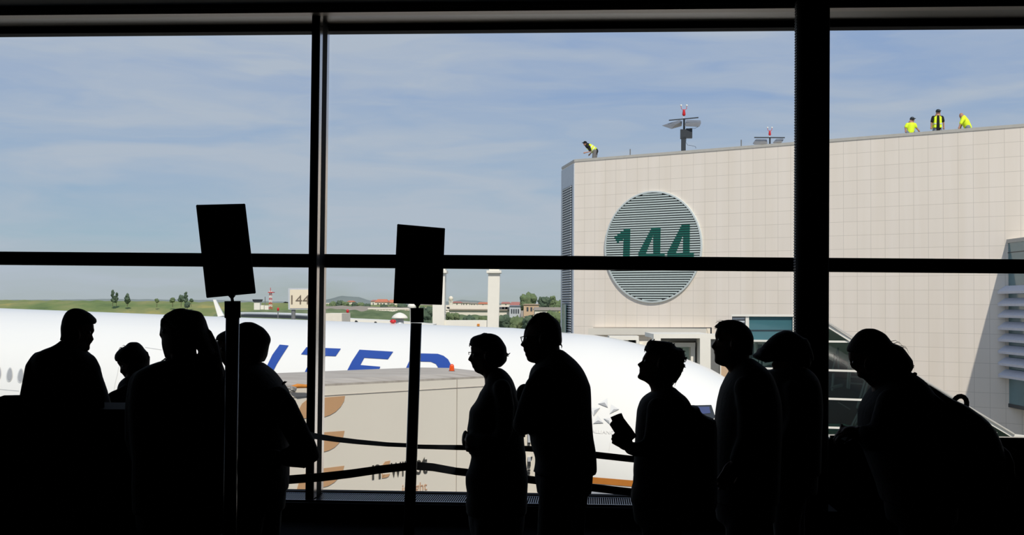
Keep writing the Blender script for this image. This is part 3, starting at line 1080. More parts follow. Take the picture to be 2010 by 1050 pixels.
# grey end panel with its vent
E0 = V((CR.x, CR.y, ZR)); E1 = E0 + uf * -2.57 - nf * 2.57
ed = (E1 - E0).normalized(); en = V((ed.y, -ed.x, 0))
if en.dot(V((-1, 0, 0))) < 0: en = -en
def Ep(px, py, off=0.0):
    return hit(px, py, E0 + en * off, en)
b = MB(); b.prism([E0 + en * 0.04 - UP * 15.2, E1 + en * 0.04 - UP * 15.2, E1 + en * 0.04 - UP * 0.1, E0 + en * 0.04 - UP * 0.1], -en * 0.06); b.build('end_panel', m_end, tb)
sa = (Ep(1106, 500) - E0).dot(ed); sb_ = (Ep(1123.5, 500) - E0).dot(ed)
zt, zb_ = Ep(1115, 368).z, Ep(1115, 664).z
b = MB(); q0 = E0 + ed * sb_ + en * 0.045; q1 = E0 + ed * sa + en * 0.045
b.prism([V((q0.x, q0.y, zb_)), V((q1.x, q1.y, zb_)), V((q1.x, q1.y, zt)), V((q0.x, q0.y, zt))], en * 0.02); b.build('vent_recess', m_dark, tb)
nsl = 62
mb_first = None
for k in range(nsl):
    z = zb_ + (zt - zb_) * (k + 0.5) / nsl
    b = MB(); c = (q0 + q1) / 2 + en * 0.035; c.z = z
    b.obox(c, (ed, (en * 0.8 - UP * 0.6).normalized(), (en * 0.6 + UP * 0.8).normalized()), ((q1 - q0).length / 2, 0.022, (zt - zb_) / nsl * 0.25))
    b.build('vent_slat', m_slatg, tb)
zz0 = Ep(1115, 597).z
mid = (q0 + q1) / 2 + en * 0.14
b = MB(); hw_ = (q1 - q0).length * 0.22
b.prism([V((mid.x, mid.y, zb_)) - ed * hw_, V((mid.x, mid.y, zb_)) + ed * hw_, V((mid.x, mid.y, zz0)) + ed * hw_, V((mid.x, mid.y, zz0)) - ed * hw_], en * 0.02)
b.build('glass_strip', m_tealglass, tb)
# coping
b = MB()
def cop(P0, P1, n, t0=-0.02, t1=0.11):
    d_ = (P1 - P0).normalized()
    b.prism([P0 + n * 0.03 + UP * t0, P1 + n * 0.03 + UP * t0, P1 + n * 0.03 + UP * t1, P0 + n * 0.03 + UP * t1], -n * 0.5)
cop(E0, E0 + uf * 46, nf)
cop(E1, E0, en)
b.build('coping', m_coping, tb)
# joints of the coping, small upstands
for px in (1237, 1455):
    b = MB(); P = Fp(px, 300, -0.15); b.tube([V((P.x, P.y, ZR + 0.1)), V((P.x, P.y, ZR + 0.42))], 0.03, 6); b.build('roof_stub', m_steel, tb)

# round louvred sign
C0 = Fp(1281.5, 484.5, 0.0)
Rr = 110.0 * C0.y / FPX * 1.0
rs = thing('round_gate_sign', C0 - UP * Rr, 'large round louvred sign with the green number 144 on the cream wall', 'sign')
b = MB(); n_ = 72
ri = []
for (r_, o_) in ((Rr, 0.0), (Rr, 0.10), (Rr - 0.08, 0.11), (Rr - 0.08, 0.0)):
    ri.append([C0 + (uf * math.cos(2 * math.pi * i / n_) + UP * math.sin(2 * math.pi * i / n_)) * r_ + nf * o_ for i in range(n_)])
ri.append(ri[0])
b.loft(ri, cap=False); b.build('ring', m_ring, rs, False)
b = MB(); b.prism([C0 + (uf * math.cos(2 * math.pi * i / n_) + UP * math.sin(2 * math.pi * i / n_)) * (Rr - 0.07) + nf * 0.01 for i in range(n_)], nf * 0.01); b.build('backing', m_dark, rs)
# numerals as photo outlines -> facade-plane polygons
def pl(pts, ox=1090, oy=340, s_=3.5):
    return [((x / s_) + ox, (y / s_) + oy) for x, y in pts]
digits = [
    [pl([(405, 440), (488, 376), (514, 375), (508, 640), (462, 640), (468, 452), (425, 478)])],
    [pl([(664, 369), (722, 366), (719, 546), (750, 546), (750, 592), (718, 592), (717, 640), (672, 640), (673, 592), (570, 592), (570, 548)]), pl([(672, 425), (622, 548), (672, 548)])],
    [pl([(865, 360), (923, 357), (921, 543), (950, 543), (950, 590), (920, 590), (919, 638), (874, 638), (875, 590), (768, 590), (768, 547)]), pl([(878, 420), (828, 545), (876, 545)])],
]
def loc2(P):
    q = P - C0
    return (q.dot(uf), q.z)
D2 = [[[loc2(Fp(x, y, 0.12)) for x, y in ring] for ring in d_] for d_ in digits]
def spans(rings, z):
    xs = []
    for r_ in rings:
        for (x0, z0), (x1, z1) in zip(r_, r_[1:] + r_[:1]):
            if (z0 <= z < z1) or (z1 <= z < z0):
                xs.append(x0 + (x1 - x0) * (z - z0) / (z1 - z0))
    xs.sort()
    return list(zip(xs[::2], xs[1::2]))
nsl = 46
pitch = 2 * (Rr - 0.1) / nsl
for k in range(nsl):
    z = -(Rr - 0.1) + pitch * (k + 0.5)
    hw_ = math.sqrt(max(0.01, (Rr - 0.1) ** 2 - z * z))
    b = MB()
    b.obox(C0 + UP * z + nf * 0.055, (uf, (nf * 0.75 - UP * 0.66).normalized(), (nf * 0.66 + UP * 0.75).normalized()), (hw_ - 0.02, 0.035, pitch * 0.12))
    b.obox(C0 + UP * (z) + nf * 0.085, (uf, nf, UP), (hw_, 0.006, pitch * 0.29))
    b.build('slat', m_slat, rs)
for dg_ in D2:
    b = MB()
    # painted faces of the slats
    for k in range(nsl):
        z = -(Rr - 0.1) + pitch * (k + 0.5)
        for (xa, xb) in spans(dg_, z):
            b.obox(C0 + uf * (xa + xb) / 2 + UP * z + nf * 0.099, (uf, nf, UP), ((xb - xa) / 2, 0.008, pitch * 0.30))
    b.m = 1
    for k in range(nsl * 2):
        z = -(Rr - 0.1) + pitch * (k + 0.5) / 2
        for (xa, xb) in spans(dg_, z):
            b.obox(C0 + uf * (xa + xb) / 2 + UP * z + nf * 0.070, (uf, nf, UP), ((xb - xa) / 2, 0.006, pitch * 0.25))
    b.build('numeral', [m_green, m_dgreen], rs)

# floodlight masts on the roof
def floodmast(px, ytop_bar, ybase, Zoff, big, label):
    P = Fp(px, ybase, -Zoff)
    s_ = P.y / FPX
    c = V((P.x, P.y, max(ZR - 0.3, 0)))
    def at(dx, dyy, dd=0.0):
        q = U(px + dx, dyy, P.y + dd)
        return q
    t_ = thing('floodlight_mast', V((at(0, ybase).x, P.y, ZR - 1.0)), label, 'floodlight', 'floodlight masts on the terminal roof')
    k_ = 1.0 if big else 0.76
    bb = MB(); bb.tube([V((at(0, ybase).x, P.y, ZR - 1.0)), at(1.0 * k_, ytop_bar - 1 * k_)], 2.1 * s_ * k_, 8, False); bb.build('pole', m_dsteel, t_)
    if big:
        bb = MB(); bb.obox((at(-0.5, ybase - 8)), ((1, 0, 0), (0, 1, 0), (0, 0, 1)), (4.2 * s_, 3 * s_, 16 * s_)); bb.build('lower_pole', m_dsteel, t_)
        bb = MB(); bb.box(tuple(at(-6, 272.5, -3 * s_)), tuple(at(4.5, 254.5, 3 * s_))); bb.build('control_box', m_dsteel, t_)
        bb = MB(); bb.box(tuple(at(5, 271, -2.5 * s_)), tuple(at(16, 253, 4 * s_))); bb.build('control_box', m_dsteel, t_)
        bb = MB(); bb.tube([at(5, 273), at(4, 279), at(8, 285), at(16, 286), at(23, 287.5), at(24, 291)], 0.35 * s_, 5); bb.tube([at(12, 252), at(22, 252), at(28, 249)], 0.35 * s_, 5); bb.build('cable', m_dsteel, t_)
    y = ytop_bar
    bb = MB()
    bb.obox((at(0, y + 0.0)), ((1, 0, 0.10 if big else 0.0), (0, 1, 0), (0, 0, 1)), ((29 if big else 30) * s_, 1.2 * s_, 1.0 * s_)); bb.build('cross_bar', m_dsteel, t_)
    # two flood lamps
    def lampbox(quad_top, quad_bot, dep):
        bb_ = MB()
        T_ = [at(x, yy, d_) for x, yy, d_ in quad_top]
        B_ = [at(x, yy, d_) for x, yy, d_ in quad_bot]
        bb_.loft([T_, B_])
        h_ = bb_.build('lamp_housing', m_steel, t_)
        cen = sum(B_, V((0, 0, 0))) / len(B_)
        dn = (B_[1] - B_[0]).cross(B_[2] - B_[1]).normalized()
        top_c = sum(T_, V((0, 0, 0))) / len(T_)
        if dn.dot(cen - top_c) < 0: dn = -dn
        bb_ = MB(); bb_.prism([cen + (q - cen) * 0.86 + dn * 0.004 for q in B_], dn * 0.02)
        bb_.build('lamp_glass', m_lens, h_)
    if big:
        lampbox([(-24, 240, 0.2), (-8, 235.5, 0.9), (-3, 238, 0.2), (-15, 244, -0.3)], [(-43, 246.5, 0.3), (-21, 242, 1.2), (-4, 247.5, 0.2), (-24, 253, -0.5)], 1)
        lampbox([(5, 235.5, 1.0), (33, 236, 0.8), (34, 240, 0.0), (4, 240, 0.2)], [(3, 243, 0.9), (34, 242, 0.7), (31, 248.5, -0.4), (2, 247, -0.2)], 1)
    else:
        lampbox([(-26, 272.5, 0.9), (-6, 273, 0.8), (-5, 275, 0.2), (-28, 274.5, 0.2)], [(-33, 281.5, 0.9), (-4, 281, 0.8), (-4, 282.5, 0), (-32, 283, -0.2)], 1)
        lampbox([(13, 272.5, 0.9), (26, 271.5, 0.8), (28, 274, 0.2), (11, 275, 0.2)], [(8, 279, 0.9), (25, 277.5, 0.8), (24, 280, 0), (6, 280.5, -0.2)], 1)
    # twin obstruction lamp on top
    a_ = 0.0
    yb = y - (2 if big else 1)
    bb = MB(); bb.tube([at(0, yb), at(0.6, yb - 11 * k_ * 1.0)], 0.6 * s_, 6); bb.build('lamp_stem', m_wht, t_)
    y2 = yb - 7 * k_
    bb = MB(); bb.tube([at(0.5, y2), at(0.5, y2 - 8 * k_)], [3.4 * s_ * k_, 2.2 * s_ * k_], 8); bb.build('obstruction_lamp', m_red, t_, True)
    bb = MB()
    for sx in (-1, 1):
        bb.tube([at(0.5, y2 - 7 * k_), at(0.5 + sx * 5 * k_, y2 - 11 * k_), at(0.5 + sx * 5.5 * k_, y2 - 15 * k_)], 0.5 * s_, 5)
    bb.build('lamp_arm', m_red, t_)
    bb = MB()
    for sx in (-1, 1):
        bb.ell(at(0.5 + sx * 5.6 * k_, y2 - 17.5 * k_), 2.0 * s_ * k_, 8, 6)
    bb.build('small_lamp', m_wht, t_, True)
    return t_
floodmast(1342, 233.5, 293, 0.6, True, 'taller floodlight mast with control boxes above the round sign')
floodmast(1510.5, 270, 282, 5.0, False, 'floodlight mast further back, half hidden by the roof edge beside the column')

# ------------------------------------------------------------------ roof workers
def worker(px, py, Zo, label, bent, shirt, hat, vest=None, trs=None):
    """bent: dict of pixel offsets from (px,py) = head centre"""
    P = Fp(px, py, -Zo)
    Z = P.y
    s_ = Z / FPX
    A_ = lambda dx, dy, dd=0.0: U(px + dx, py + dy, Z + dd)
    foot = ZR - 0.99
    bb = MB()
    hc = A_(0, 0)
    bb.ell(hc, (0.095, 0.10, 0.125), 12, 9)
    nk = A_(*bent['neck'])
    hp = A_(*bent['hip'])
    bb.tube([hc, nk], 0.06, 10)
    bb.tube([nk, (nk + hp) / 2, hp], [0.13, 0.14, 0.14], 12)
    for k_, d_ in (('armL', -0.2), ('armR', 0.2)):
        pts = [A_(x, y, d_ if not bent.get('front') else 0) for x, y in bent[k_]]
        bb.tube(pts, [0.052] + [0.042] * (len(pts) - 2) + [0.034], 8)
        bb.ell(pts[-1], (0.05, 0.045, 0.05), 8, 6)
        e_ = (pts[-1] - pts[-2]).normalized()
        for j in range(4):
            bb.tube([pts[-1] + V((0, (j - 1.5) * 0.02, 0)), pts[-1] + e_ * (0.09 - 0.008 * abs(j - 1)) + V((0, (j - 1.5) * 0.022, -0.01))], 0.010, 5)
    for d_ in (-1, 1):
        off = V((0.1 * d_, 0, 0)) if bent.get('front') else V((0.04 * d_, 0.1 * d_, 0))
        h_ = hp + off
        f_ = V((h_.x + bent.get('foot', 0), h_.y, foot + 0.06))
        kn = (h_ + f_) / 2 + V((-0.03, 0, 0))
        bb.tube([h_, kn, f_], [0.09, 0.06, 0.045], 8)
        bb.tube([f_, f_ + V((-0.18 if not bent.get('front') else 0, -0.18 if bent.get('front') else 0, 0))], [0.05, 0.035], 8)
    body = fuse(bb, 'worker', m_skin2, None, 0.022, 2, V((hp.x, hp.y, foot)))
    tag(body, label, 'person')
    # shirt / vest
    bb = MB()
    if bent.get('front'):
        bb.ell(nk + UP * -0.09, (0.22, 0.13, 0.10), 14, 8)
        bb.tube([nk - UP * 0.1, (nk + hp) / 2, hp], [0.17, 0.17, 0.165], 14)
    else:
        bb.tube([nk, nk * 0.6 + hp * 0.4, hp], [0.14, 0.175, 0.165], 14)
        bb.tube([A_(bent['neck'][0], bent['neck'][1] + 2, -0.17), A_(bent['neck'][0], bent['neck'][1] + 2, 0.17)], 0.10, 12)
    for k_, d_ in (('armL', -0.2), ('armR', 0.2)):
        pts = [A_(x, y, d_ if not bent.get('front') else 0) for x, y in bent[k_]]
        e_ = pts[0] + (pts[1] - pts[0]) * 0.7
        bb.tube([pts[0], e_], [0.082, 0.072], 10)
    fuse(bb, 'shirt', shirt, body, 0.022, 2)
    if vest:
        bb = MB()
        if bent.get('front'):
            for sx in (-1, 1):
                bb.prism([A_(sx * 2.5, bent['neck'][1] - 1, -0.17), A_(sx * 7.0, bent['neck'][1] + 2, -0.15), A_(sx * 7.5, bent['hip'][1] - 4, -0.17), A_(sx * 3.6, bent['hip'][1] - 3, -0.21)], V((0, 0.34, 0)))
        else:
            q0_ = nk + (hp - nk) * 0.08; q1_ = nk + (hp - nk) * 0.96
            bb.tube([q0_, q0_ * 0.6 + q1_ * 0.4, q1_], [0.15, 0.19, 0.18], 14, False)
        v_ = bb.build('vest', vest, body, not bent.get('front'))
        bb = MB()
        if bent.get('front'):
            for sx in (-1, 1):
                bb.prism([A_(sx * 3.2, bent['hip'][1] - 12, -0.215), A_(sx * 7.3, bent['hip'][1] - 12, -0.2), A_(sx * 7.3, bent['hip'][1] - 10, -0.2), A_(sx * 3.2, bent['hip'][1] - 10, -0.215)], V((0, 0.42, 0)))
        else:
            for f_ in (0.42, 0.72):
                c_ = nk + (hp - nk) * f_; e_ = (hp - nk).normalized()
                bb.tube([c_ - e_ * 0.025, c_ + e_ * 0.025], 0.2, 14, False)
        bb.build('reflective_band', m_reflect, v_)
    bb = MB()
    bb.ell(hp, (0.175 if bent.get('front') else 0.15, 0.16, 0.14), 12, 8)
    for d_ in (-1, 1):
        off = V((0.1 * d_, 0, 0)) if bent.get('front') else V((0.04 * d_, 0.1 * d_, 0))
        h_ = hp + off
        f_ = V((h_.x + bent.get('foot', 0), h_.y, foot + 0.1))
        bb.tube([h_, (h_ + f_) / 2 + V((-0.03, 0, 0)), f_], [0.115, 0.085, 0.07], 10)
    fuse(bb, 'trousers', trs or m_workt, body, 0.025, 2)
    if hat:
        bb = MB(); bb.ell(hc + UP * 0.045, (0.108, 0.115, 0.10), 12, 8)
        bb.obox(hc + V((bent.get('brim', 0.1), -0.02 if not bent.get('front') else -0.12, 0.045)), ((1, 0, 0), (0, 1, 0), UP), (0.07, 0.07, 0.012))
        bb.build('cap', hat, body, True)
    return body
worker(1148.5, 282, 0.9, 'worker bending low in a yellow vest, alone at the left corner of the roof',
       {'neck': (4.5, 3.5), 'hip': (20, 14.5), 'armL': [(7, 6), (10.5, 15.5), (-1.5, 18)], 'armR': [(7, 6), (13, 17), (8, 22)], 'brim': -0.09, 'foot': -0.1}, m_cloth2, m_cloth2, m_hiviz, m_workt)
worker(1790.5, 235.5, 0.8, 'worker in yellow shirt and dark cap leaning down, leftmost of the three on the roof',
       {'front': 1, 'neck': (-2, 6), 'hip': (-3.5, 24), 'armL': [(-9.5, 9), (-13.5, 15), (-12.5, 23)], 'armR': [(5, 9), (8, 15), (13, 21)], 'brim': 0.03}, m_hiviz, m_dsteel, None, m_ltblue)
worker(1841.5, 220.5, 0.8, 'worker standing upright in black shirt and open yellow vest on the roof',
       {'front': 1, 'neck': (-0.5, 7), 'hip': (-1.5, 33), 'armL': [(-9.5, 10), (-13, 21), (-13.5, 31)], 'armR': [(7.5, 10), (10.5, 20), (11, 31)], 'brim': 0.0}, m_cloth2, m_dsteel, m_hiviz, m_ltblue)
worker(1887, 227, 0.8, 'bareheaded worker in a yellow shirt leaning over, rightmost of the three on the roof',
       {'neck': (4, 5), 'hip': (13, 23), 'armL': [(2, 9), (-2, 17), (-4.5, 24)], 'armR': [(4, 9), (1, 17), (-2, 24)], 'foot': 0.0}, m_hiviz, None, None, m_ltblue)

# ------------------------------------------------------------------ glazed link block at the right edge
LX = 20.8
def Lp(px, py, off=0.0):
    return hit(px, py, V((LX - off, 0, 0)), V((1, 0, 0)))
zt_ = Lp(1975, 475).z; zb_ = Lp(1975, 793).z
yb_ = Lp(1974.5, 600).y
t = thing('glazed_link', V((23, 46, GZ)), 'glazed link block with horizontal blades at the right edge', 'building')
fy = yb_ - 0.03
b = MB(); b.prism([(LX, 38, zb_), (LX + 6, 38, zb_), (LX + 6, fy - 6 * 0.748, zb_), (LX, fy, zb_)], (0, 0, zt_ - zb_)); b.build('glazing', m_tealglass, t)
b = MB(); b.prism([(LX - 0.05, 38, zt_ - 0.06), (LX + 6, 38, zt_ - 0.06), (LX + 6, fy - 6 * 0.748, zt_ - 0.06), (LX - 0.05, fy + 0.02, zt_ - 0.06)], (0, 0, 0.16)); b.build('top_edge', m_coping, t)
b = MB(); b.box((LX - 0.04, yb_ - 0.10, zb_), (LX + 0.04, yb_ - 0.06, zt_)); b.build('corner_frame', m_dsteel, t)
b = MB(); b.box((LX - 0.03, 38, zb_ - 0.1), (LX + 0.05, yb_ - 0.04, zb_ + 0.05)); b.build('bottom_frame', m_dsteel, t)
b = MB()
b.box((LX - 0.02, 38, Lp(1975, 497).z), (LX + 0.05, yb_, Lp(1975, 497).z + 0.03)); b.build('glazing_bar', m_dsteel, t)
for yy in (565.7, 589.6, 612, 635.7, 658.5, 682, 705, 728.5):
    z = Lp(1975, yy).z
    b = MB()
    rg = []
    for ypos in (38, yb_ - 0.15):
        rg.append([V((LX - 0.42, ypos, z - 0.14)), V((LX - 0.1, ypos, z + 0.10)), V((LX - 0.08, ypos, z + 0.0)), V((LX - 0.40, ypos, z - 0.24))])
    b.loft(rg); b.build('blade', m_blade, t)
b = MB(); b.box((LX + 1.5, 40, GZ), (LX + 2.1, 40.6, zb_)); b.box((LX + 1.5, 45, GZ), (LX + 2.1, 45.6, zb_)); b.build('stilts', m_steel, t)

# ------------------------------------------------------------------ sloping glazed stair
TG = math.radians(20)
gd = V((math.cos(TG), -math.sin(TG), 0)); ng = V((-math.sin(TG), -math.cos(TG), 0))
G0 = U(1650, 700, 38)
def Gp(px, py, off=0.0):
    return hit(px, py, G0 + ng * off, ng)
def gslab(mb, pts, off, depth):
    mb.prism([Gp(x, y, off) for x, y in pts], -ng * depth)
t = thing('glazed_stair', V((G0.x, G0.y, GZ)), 'glazed stair block whose white roof edge slopes down to the right behind the column', 'building')
slope_y = lambda x: 640.0 + (x - 1625) * 0.5985
b = MB()
top_ = [(1436, 617), (1588, 617), (1625, 635.5), (1670, 664.5), (1992, 852.5), (2030, 857)]
bot_ = [(1436, 621), (1587, 621.5), (1625, 643), (1670, 671.5), (1988, 859.5), (2030, 863)]
rg = []
for (xa, ya), (xb, yb) in zip(top_, bot_):
    f0, f1 = Gp(xa, ya, 0.10), Gp(xb, yb, 0.10)
    rg.append([f0, f1, f1 - ng * 0.25, f1 - ng * 3.2 - UP * 1.3, f0 - ng * 3.2 - UP * 1.3, f0 - ng * 0.12])
b.loft(rg)
b.build('roof', m_wht, t)
b = MB(); gslab(b, [(1588, 612.5), (1625, 632), (1992, 852), (1992, 854), (1625, 635.2), (1588, 614)], 0.16, 0.3); b.build('roof_edge', m_coping, t)
# upper teal windows with sill
b = MB(); gslab(b, [(1470, 622), (1592, 622), (1592, 667), (1470, 667)], 0.0, 0.08); b.build('upper_window', m_tealglass, t)
b = MB(); gslab(b, [(1470, 647.5), (1592, 647.5), (1592, 649), (1470, 649)], 0.03, 0.05); b.build('window_bar', m_dsteel, t)
b = MB(); gslab(b, [(1463.5, 621), (1470, 621), (1470, 900), (1463.5, 900)], 0.06, 0.3); gslab(b, [(1556, 621), (1560, 621), (1560, 668), (1556, 668)], 0.06, 0.3); b.build('corner_post', m_wht, t)
b = MB()
for k in range(7):
    y0 = 624 + k * 6.2
    b.prism([Gp(1438, y0, 0.0), Gp(1462, y0 - 0.6, 0.0), Gp(1462, y0 + 2.6, 0.0), Gp(1438, y0 + 3.2, 0.0)], -ng * 0.06)
b.build('side_louvre', m_slatg, t)
b = MB(); gslab(b, [(1437, 621), (1464, 621), (1464, 668), (1437, 668)], -0.07, 0.1); b.build('side_panel', m_steel, t)
# transoms
for (y0, sl) in ((670.5, 0.010), (727.5, 0.030), (783.5, 0.034), (840, 0.034)):
    xr = 1625 + (y0 - 641) / 0.5985
    b = MB(); yL = y0 - sl * (1650 - 1466); yR = y0 + sl * (xr - 1650)
    gslab(b, [(1466, yL - 1.9), (xr, yR - 1.9), (xr, yR + 1.9), (1466, yL + 1.9)], 0.05, 0.12); b.build('transom', m_wht, t)
# glass front
b = MB(); b.add([Gp(x, y, 0.0) for x, y in [(1466, 669), (1592, 671), (1625, 645), (2030, 885), (2030, 930), (1466, 920)]], [(0, 1, 2, 3, 4, 5)]); b.build('glass_front', m_clear, t)
# what stands inside
b = MB(); gslab(b, [(1440, 668), (1592, 668), (1625, 646), (2050, 890), (2050, 940), (1440, 930)], -3.0, 0.1); b.build('rear_wall', m_shade, t)  # dark backing; the interior's shade is put into its colour
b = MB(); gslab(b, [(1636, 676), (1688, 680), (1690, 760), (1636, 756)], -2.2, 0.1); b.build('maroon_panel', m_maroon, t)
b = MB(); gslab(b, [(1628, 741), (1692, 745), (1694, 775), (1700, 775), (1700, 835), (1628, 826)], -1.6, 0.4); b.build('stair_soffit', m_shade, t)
b = MB(); gslab(b, [(1560, 848), (1720, 846), (1720, 905), (1560, 905)], -0.4, 2.2)
gslab(b, [(1560, 832), (1656, 832), (1690, 842), (1720, 846), (1560, 850)], -1.4, 0.1); b.build('landing', m_mint, t)
b = MB(); gslab(b, [(1560, 855), (1720, 857), (1720, 861), (1560, 859)], -0.1, 0.1); b.build('landing_edge', m_dgreen, t)
b = MB()
for (xa, ya, xb, yb, r_) in ((1700, 741, 1683, 800, 0.045), (1706, 741, 1688, 804, 0.045), (1690, 800, 1672, 836, 0.04), (1694, 800, 1679, 832, 0.04), (1668, 700, 1664, 760, 0.05), (1672, 700, 1667, 762, 0.03), (1636, 735, 1634, 765, 0.05), (1634, 760, 1652, 756, 0.06), (1645, 684, 1634, 728, 0.03), (1645, 684, 1646, 722, 0.03), (1646, 790, 1668, 803, 0.02), (1655, 712, 1690, 740, 0.03), (1668, 739, 1700, 741, 0.03), (1668, 752, 1696, 754, 0.03)):
    b.tube([Gp(xa, ya, -0.9), Gp(xb, yb, -0.9)], r_, 6)
b.build('handrails', m_steel, t)
b = MB()
for (xa, ya, xb, yb, r_) in ((1484, 672, 1484, 700, 0.06), (1500, 672, 1497, 690, 0.05), (1492, 700, 1492, 723, 0.03), (1499, 703, 1499, 720, 0.03), (1500, 716, 1514, 712, 0.05), (1478, 705, 1486, 708, 0.04)):
    b.tube([Gp(xa, ya, -0.5), Gp(xb, yb, -0.5)], r_, 6)
b.build('inner_rails', m_wht, t)
b = MB(); gslab(b, [(1475, 676), (1560, 676), (1560, 730), (1475, 730)], -1.2, 0.1); b.build('green_panel', m_dgreen, t)
b = MB()
for px in (1470, 1600, 1800, 1960):
    q = Gp(px, 905, -1.5); b.box((q.x - 0.2, q.y - 0.2, GZ), (q.x + 0.2, q.y + 0.2, q.z + 0.8))
b.build('stilts', m_steel, t)
b = MB(); gslab(b, [(1440, 905), (2040, 905), (2040, 915), (1440, 915)], 0.05, 3.1); b.build('floor_slab', m_concrete, t)

# ------------------------------------------------------------------ boarding bridge frames behind the nose
t = thing('boarding_bridge', V((U(1340, 760, 46).x, 46, GZ)), 'white boarding bridge head with a square doorway behind the aircraft nose', 'boarding bridge')
b = MB(); slab(b, rect(1283, 655.5, 1396, 664), 45.7, 3.0); slab(b, rect(1283, 664, 1297, 790), 45.7, 0.6); b.build('top_beam', m_wht, t)
b = MB(); slab(b, rect(1374, 664, 1395, 800), 45.7, 3.0); b.build('pillar', m_wht, t)
b = MB(); slab(b, rect(1290, 664, 1376, 800), 47.4, 0.2); b.build('recess_wall', m_wht, t)
b = MB(); slab(b, rect(1288, 664, 1375, 668.5), 46.6, 1.0); slab(b, rect(1364, 672, 1372, 780), 46.9, 0.3); b.build('recess_lining', m_steel, t)
b = MB(); slab(b, rect(1318, 672.5, 1365, 681), 46.4, 0.8); slab(b, rect(1356, 681, 1364.5, 780), 46.4, 0.8); slab(b, rect(1318, 681, 1322, 780), 46.4, 0.8); b.build('door_frame', m_wht, t)
b = MB(); slab(b, rect(1322, 681, 1356, 780), 46.9, 0.1); b.build('door_pane', mat('green_tinted_pane', (176, 196, 184), 0.2), t)
b = MB(); slab(b, rect(1395, 665.5, 1413.5, 800), 46.2, 1.4); b.build('side_panel', m_steel, t)
b = MB(); slab(b, rect(1413.5, 715, 1415.5, 800), 46.1, 1.4); b.build('corner_strip', m_wht, t)
b = MB(); slab(b, rect(1415.5, 716, 1470, 800), 46.2, 1.4); b.build('side_wall', m_hwall2, t)
b = MB(); slab(b, rect(1395, 656.5, 1470, 665.5), 45.9, 1.4); b.build('canopy', m_wht, t)
b = MB(); slab(b, rect(1196, 659.5, 1254, 667.5), 46, 0.8); slab(b, rect(1249, 667.5, 1254.5, 700), 46, 0.8); slab(b, rect(1196, 675, 1262, 700), 46.2, 0.8); b.build('side_frame', m_wht, t)
b = MB(); slab(b, rect(1204, 667.5, 1249, 676), 46.5, 0.2); b.build('slot', m_dark, t)
b = MB(); slab(b, rect(1228.5, 667.5, 1233.5, 676), 46.1, 0.3); b.build('slot_bar', m_wht, t)
b = MB(); slab(b, rect(1255, 670, 1285, 700), 46.3, 0.4); b.build('fascia', m_truck, t)
b = MB(); b.box((U(1300, 780, 46).x, 46.2, GZ), (U(1312, 780, 46).x, 47.4, -1.9)); b.box((U(1378, 780, 46).x, 46.2, GZ), (U(1390, 780, 46).x, 47.4, -1.9)); b.build('legs', m_steel, t)
b = MB(); p0 = Fp(1165, 644, 0.0); p1 = Fp(1396, 644, 0)
b.prism([Fp(1165, 644, 0.02), Fp(1395.5, 644, 0.02), Fp(1395.5, 657, 0.02), Fp(1165, 657, 0.02)], nf * 0.5)
bx = b.build('wall_box', m_truck, tb)
b = MB(); b.prism([Fp(1165, 642.6, 0.5), Fp(1397, 642.6, 0.5), Fp(1397, 644.2, 0.5), Fp(1165, 643.4, 0.5)], nf * 0.03)
b.prism([Fp(1394.8, 643, 0.5), Fp(1397.2, 643, 0.5), Fp(1397.2, 656, 0.5), Fp(1394.8, 656, 0.5)], nf * 0.03); b.build('dark_trim', m_dsteel, tb)

# ================================================================== THE AIRLINER
AT = math.radians(31.7); AD = math.radians(1.0)
aa = V((math.cos(AT) * math.cos(AD), -math.sin(AT) * math.cos(AD), -math.sin(AD)))
na = V((-math.sin(AT), -math.cos(AT), 0))
au = aa.cross(na).normalized()
if au.z < 0: au = -au
AX = V((0, 29.8, 0))
PC = hit(1000, 643.5, AX, na)                          # a point of the crown line
RF = 3.05
crown_tab = [(-60, 0.0)]
for (x, y) in ((1060, 648.5), (1110, 653.5), (1160, 657.5), (1200, 664), (1263, 679), (1310, 694), (1349, 709.5), (1374, 720), (1422, 747)):
    P = hit(x, y, AX, na) - PC
    crown_tab.append((P.dot(aa), -P.dot(au)))
crown_tab.insert(1, (0.0, 0.0))
sl_, dl_ = crown_tab[-1]
crown_tab += [(sl_ + 1.2, dl_ + 0.66), (sl_ + 2.4, dl_ + 1.36), (sl_ + 3.3, dl_ + 1.98), (sl_ + 3.9, dl_ + 2.50), (sl_ + 4.15, dl_ + 2.85)]
STIP = crown_tab[-1][0]; DTIP = crown_tab[-1][1]
def fus_ring(s_, n=120, grow=0.0):
    dt = interp(crown_tab, s_)
    q = min(1.0, max(0.0, (s_ + 1.0) / (STIP + 1.0)))
    wv = RF * math.sqrt(max(0.0016, 1 - q ** 2.15))
    q2 = min(1.0, max(0.0, (s_ - 2.0) / (STIP - 2.0)))
    db = 2 * RF - (2 * RF - DTIP - 0.12) * q2 ** 2.4
    zc = RF + (DTIP + 0.05 - RF) * q2 ** 1.5
    zc = min(max(zc, dt + 0.03), db - 0.03)
    base = PC + aa * s_
    ring = []
    for i in range(n):
        a_ = 2 * math.pi * i / n
        sx, cz = math.sin(a_), math.cos(a_)
        h_ = (zc - dt) * cz if cz > 0 else (db - zc) * cz
        ring.append(base - au * zc + na * (sx * (wv + grow)) + au * (h_ + grow * cz))
    return ring
ss = [-52, -48, -40, -34] + [-30 + i * 1.0 for i in range(29)] + [-1 + 0.25 * i for i in range(int((STIP + 1) / 0.25) + 1)] + [STIP]
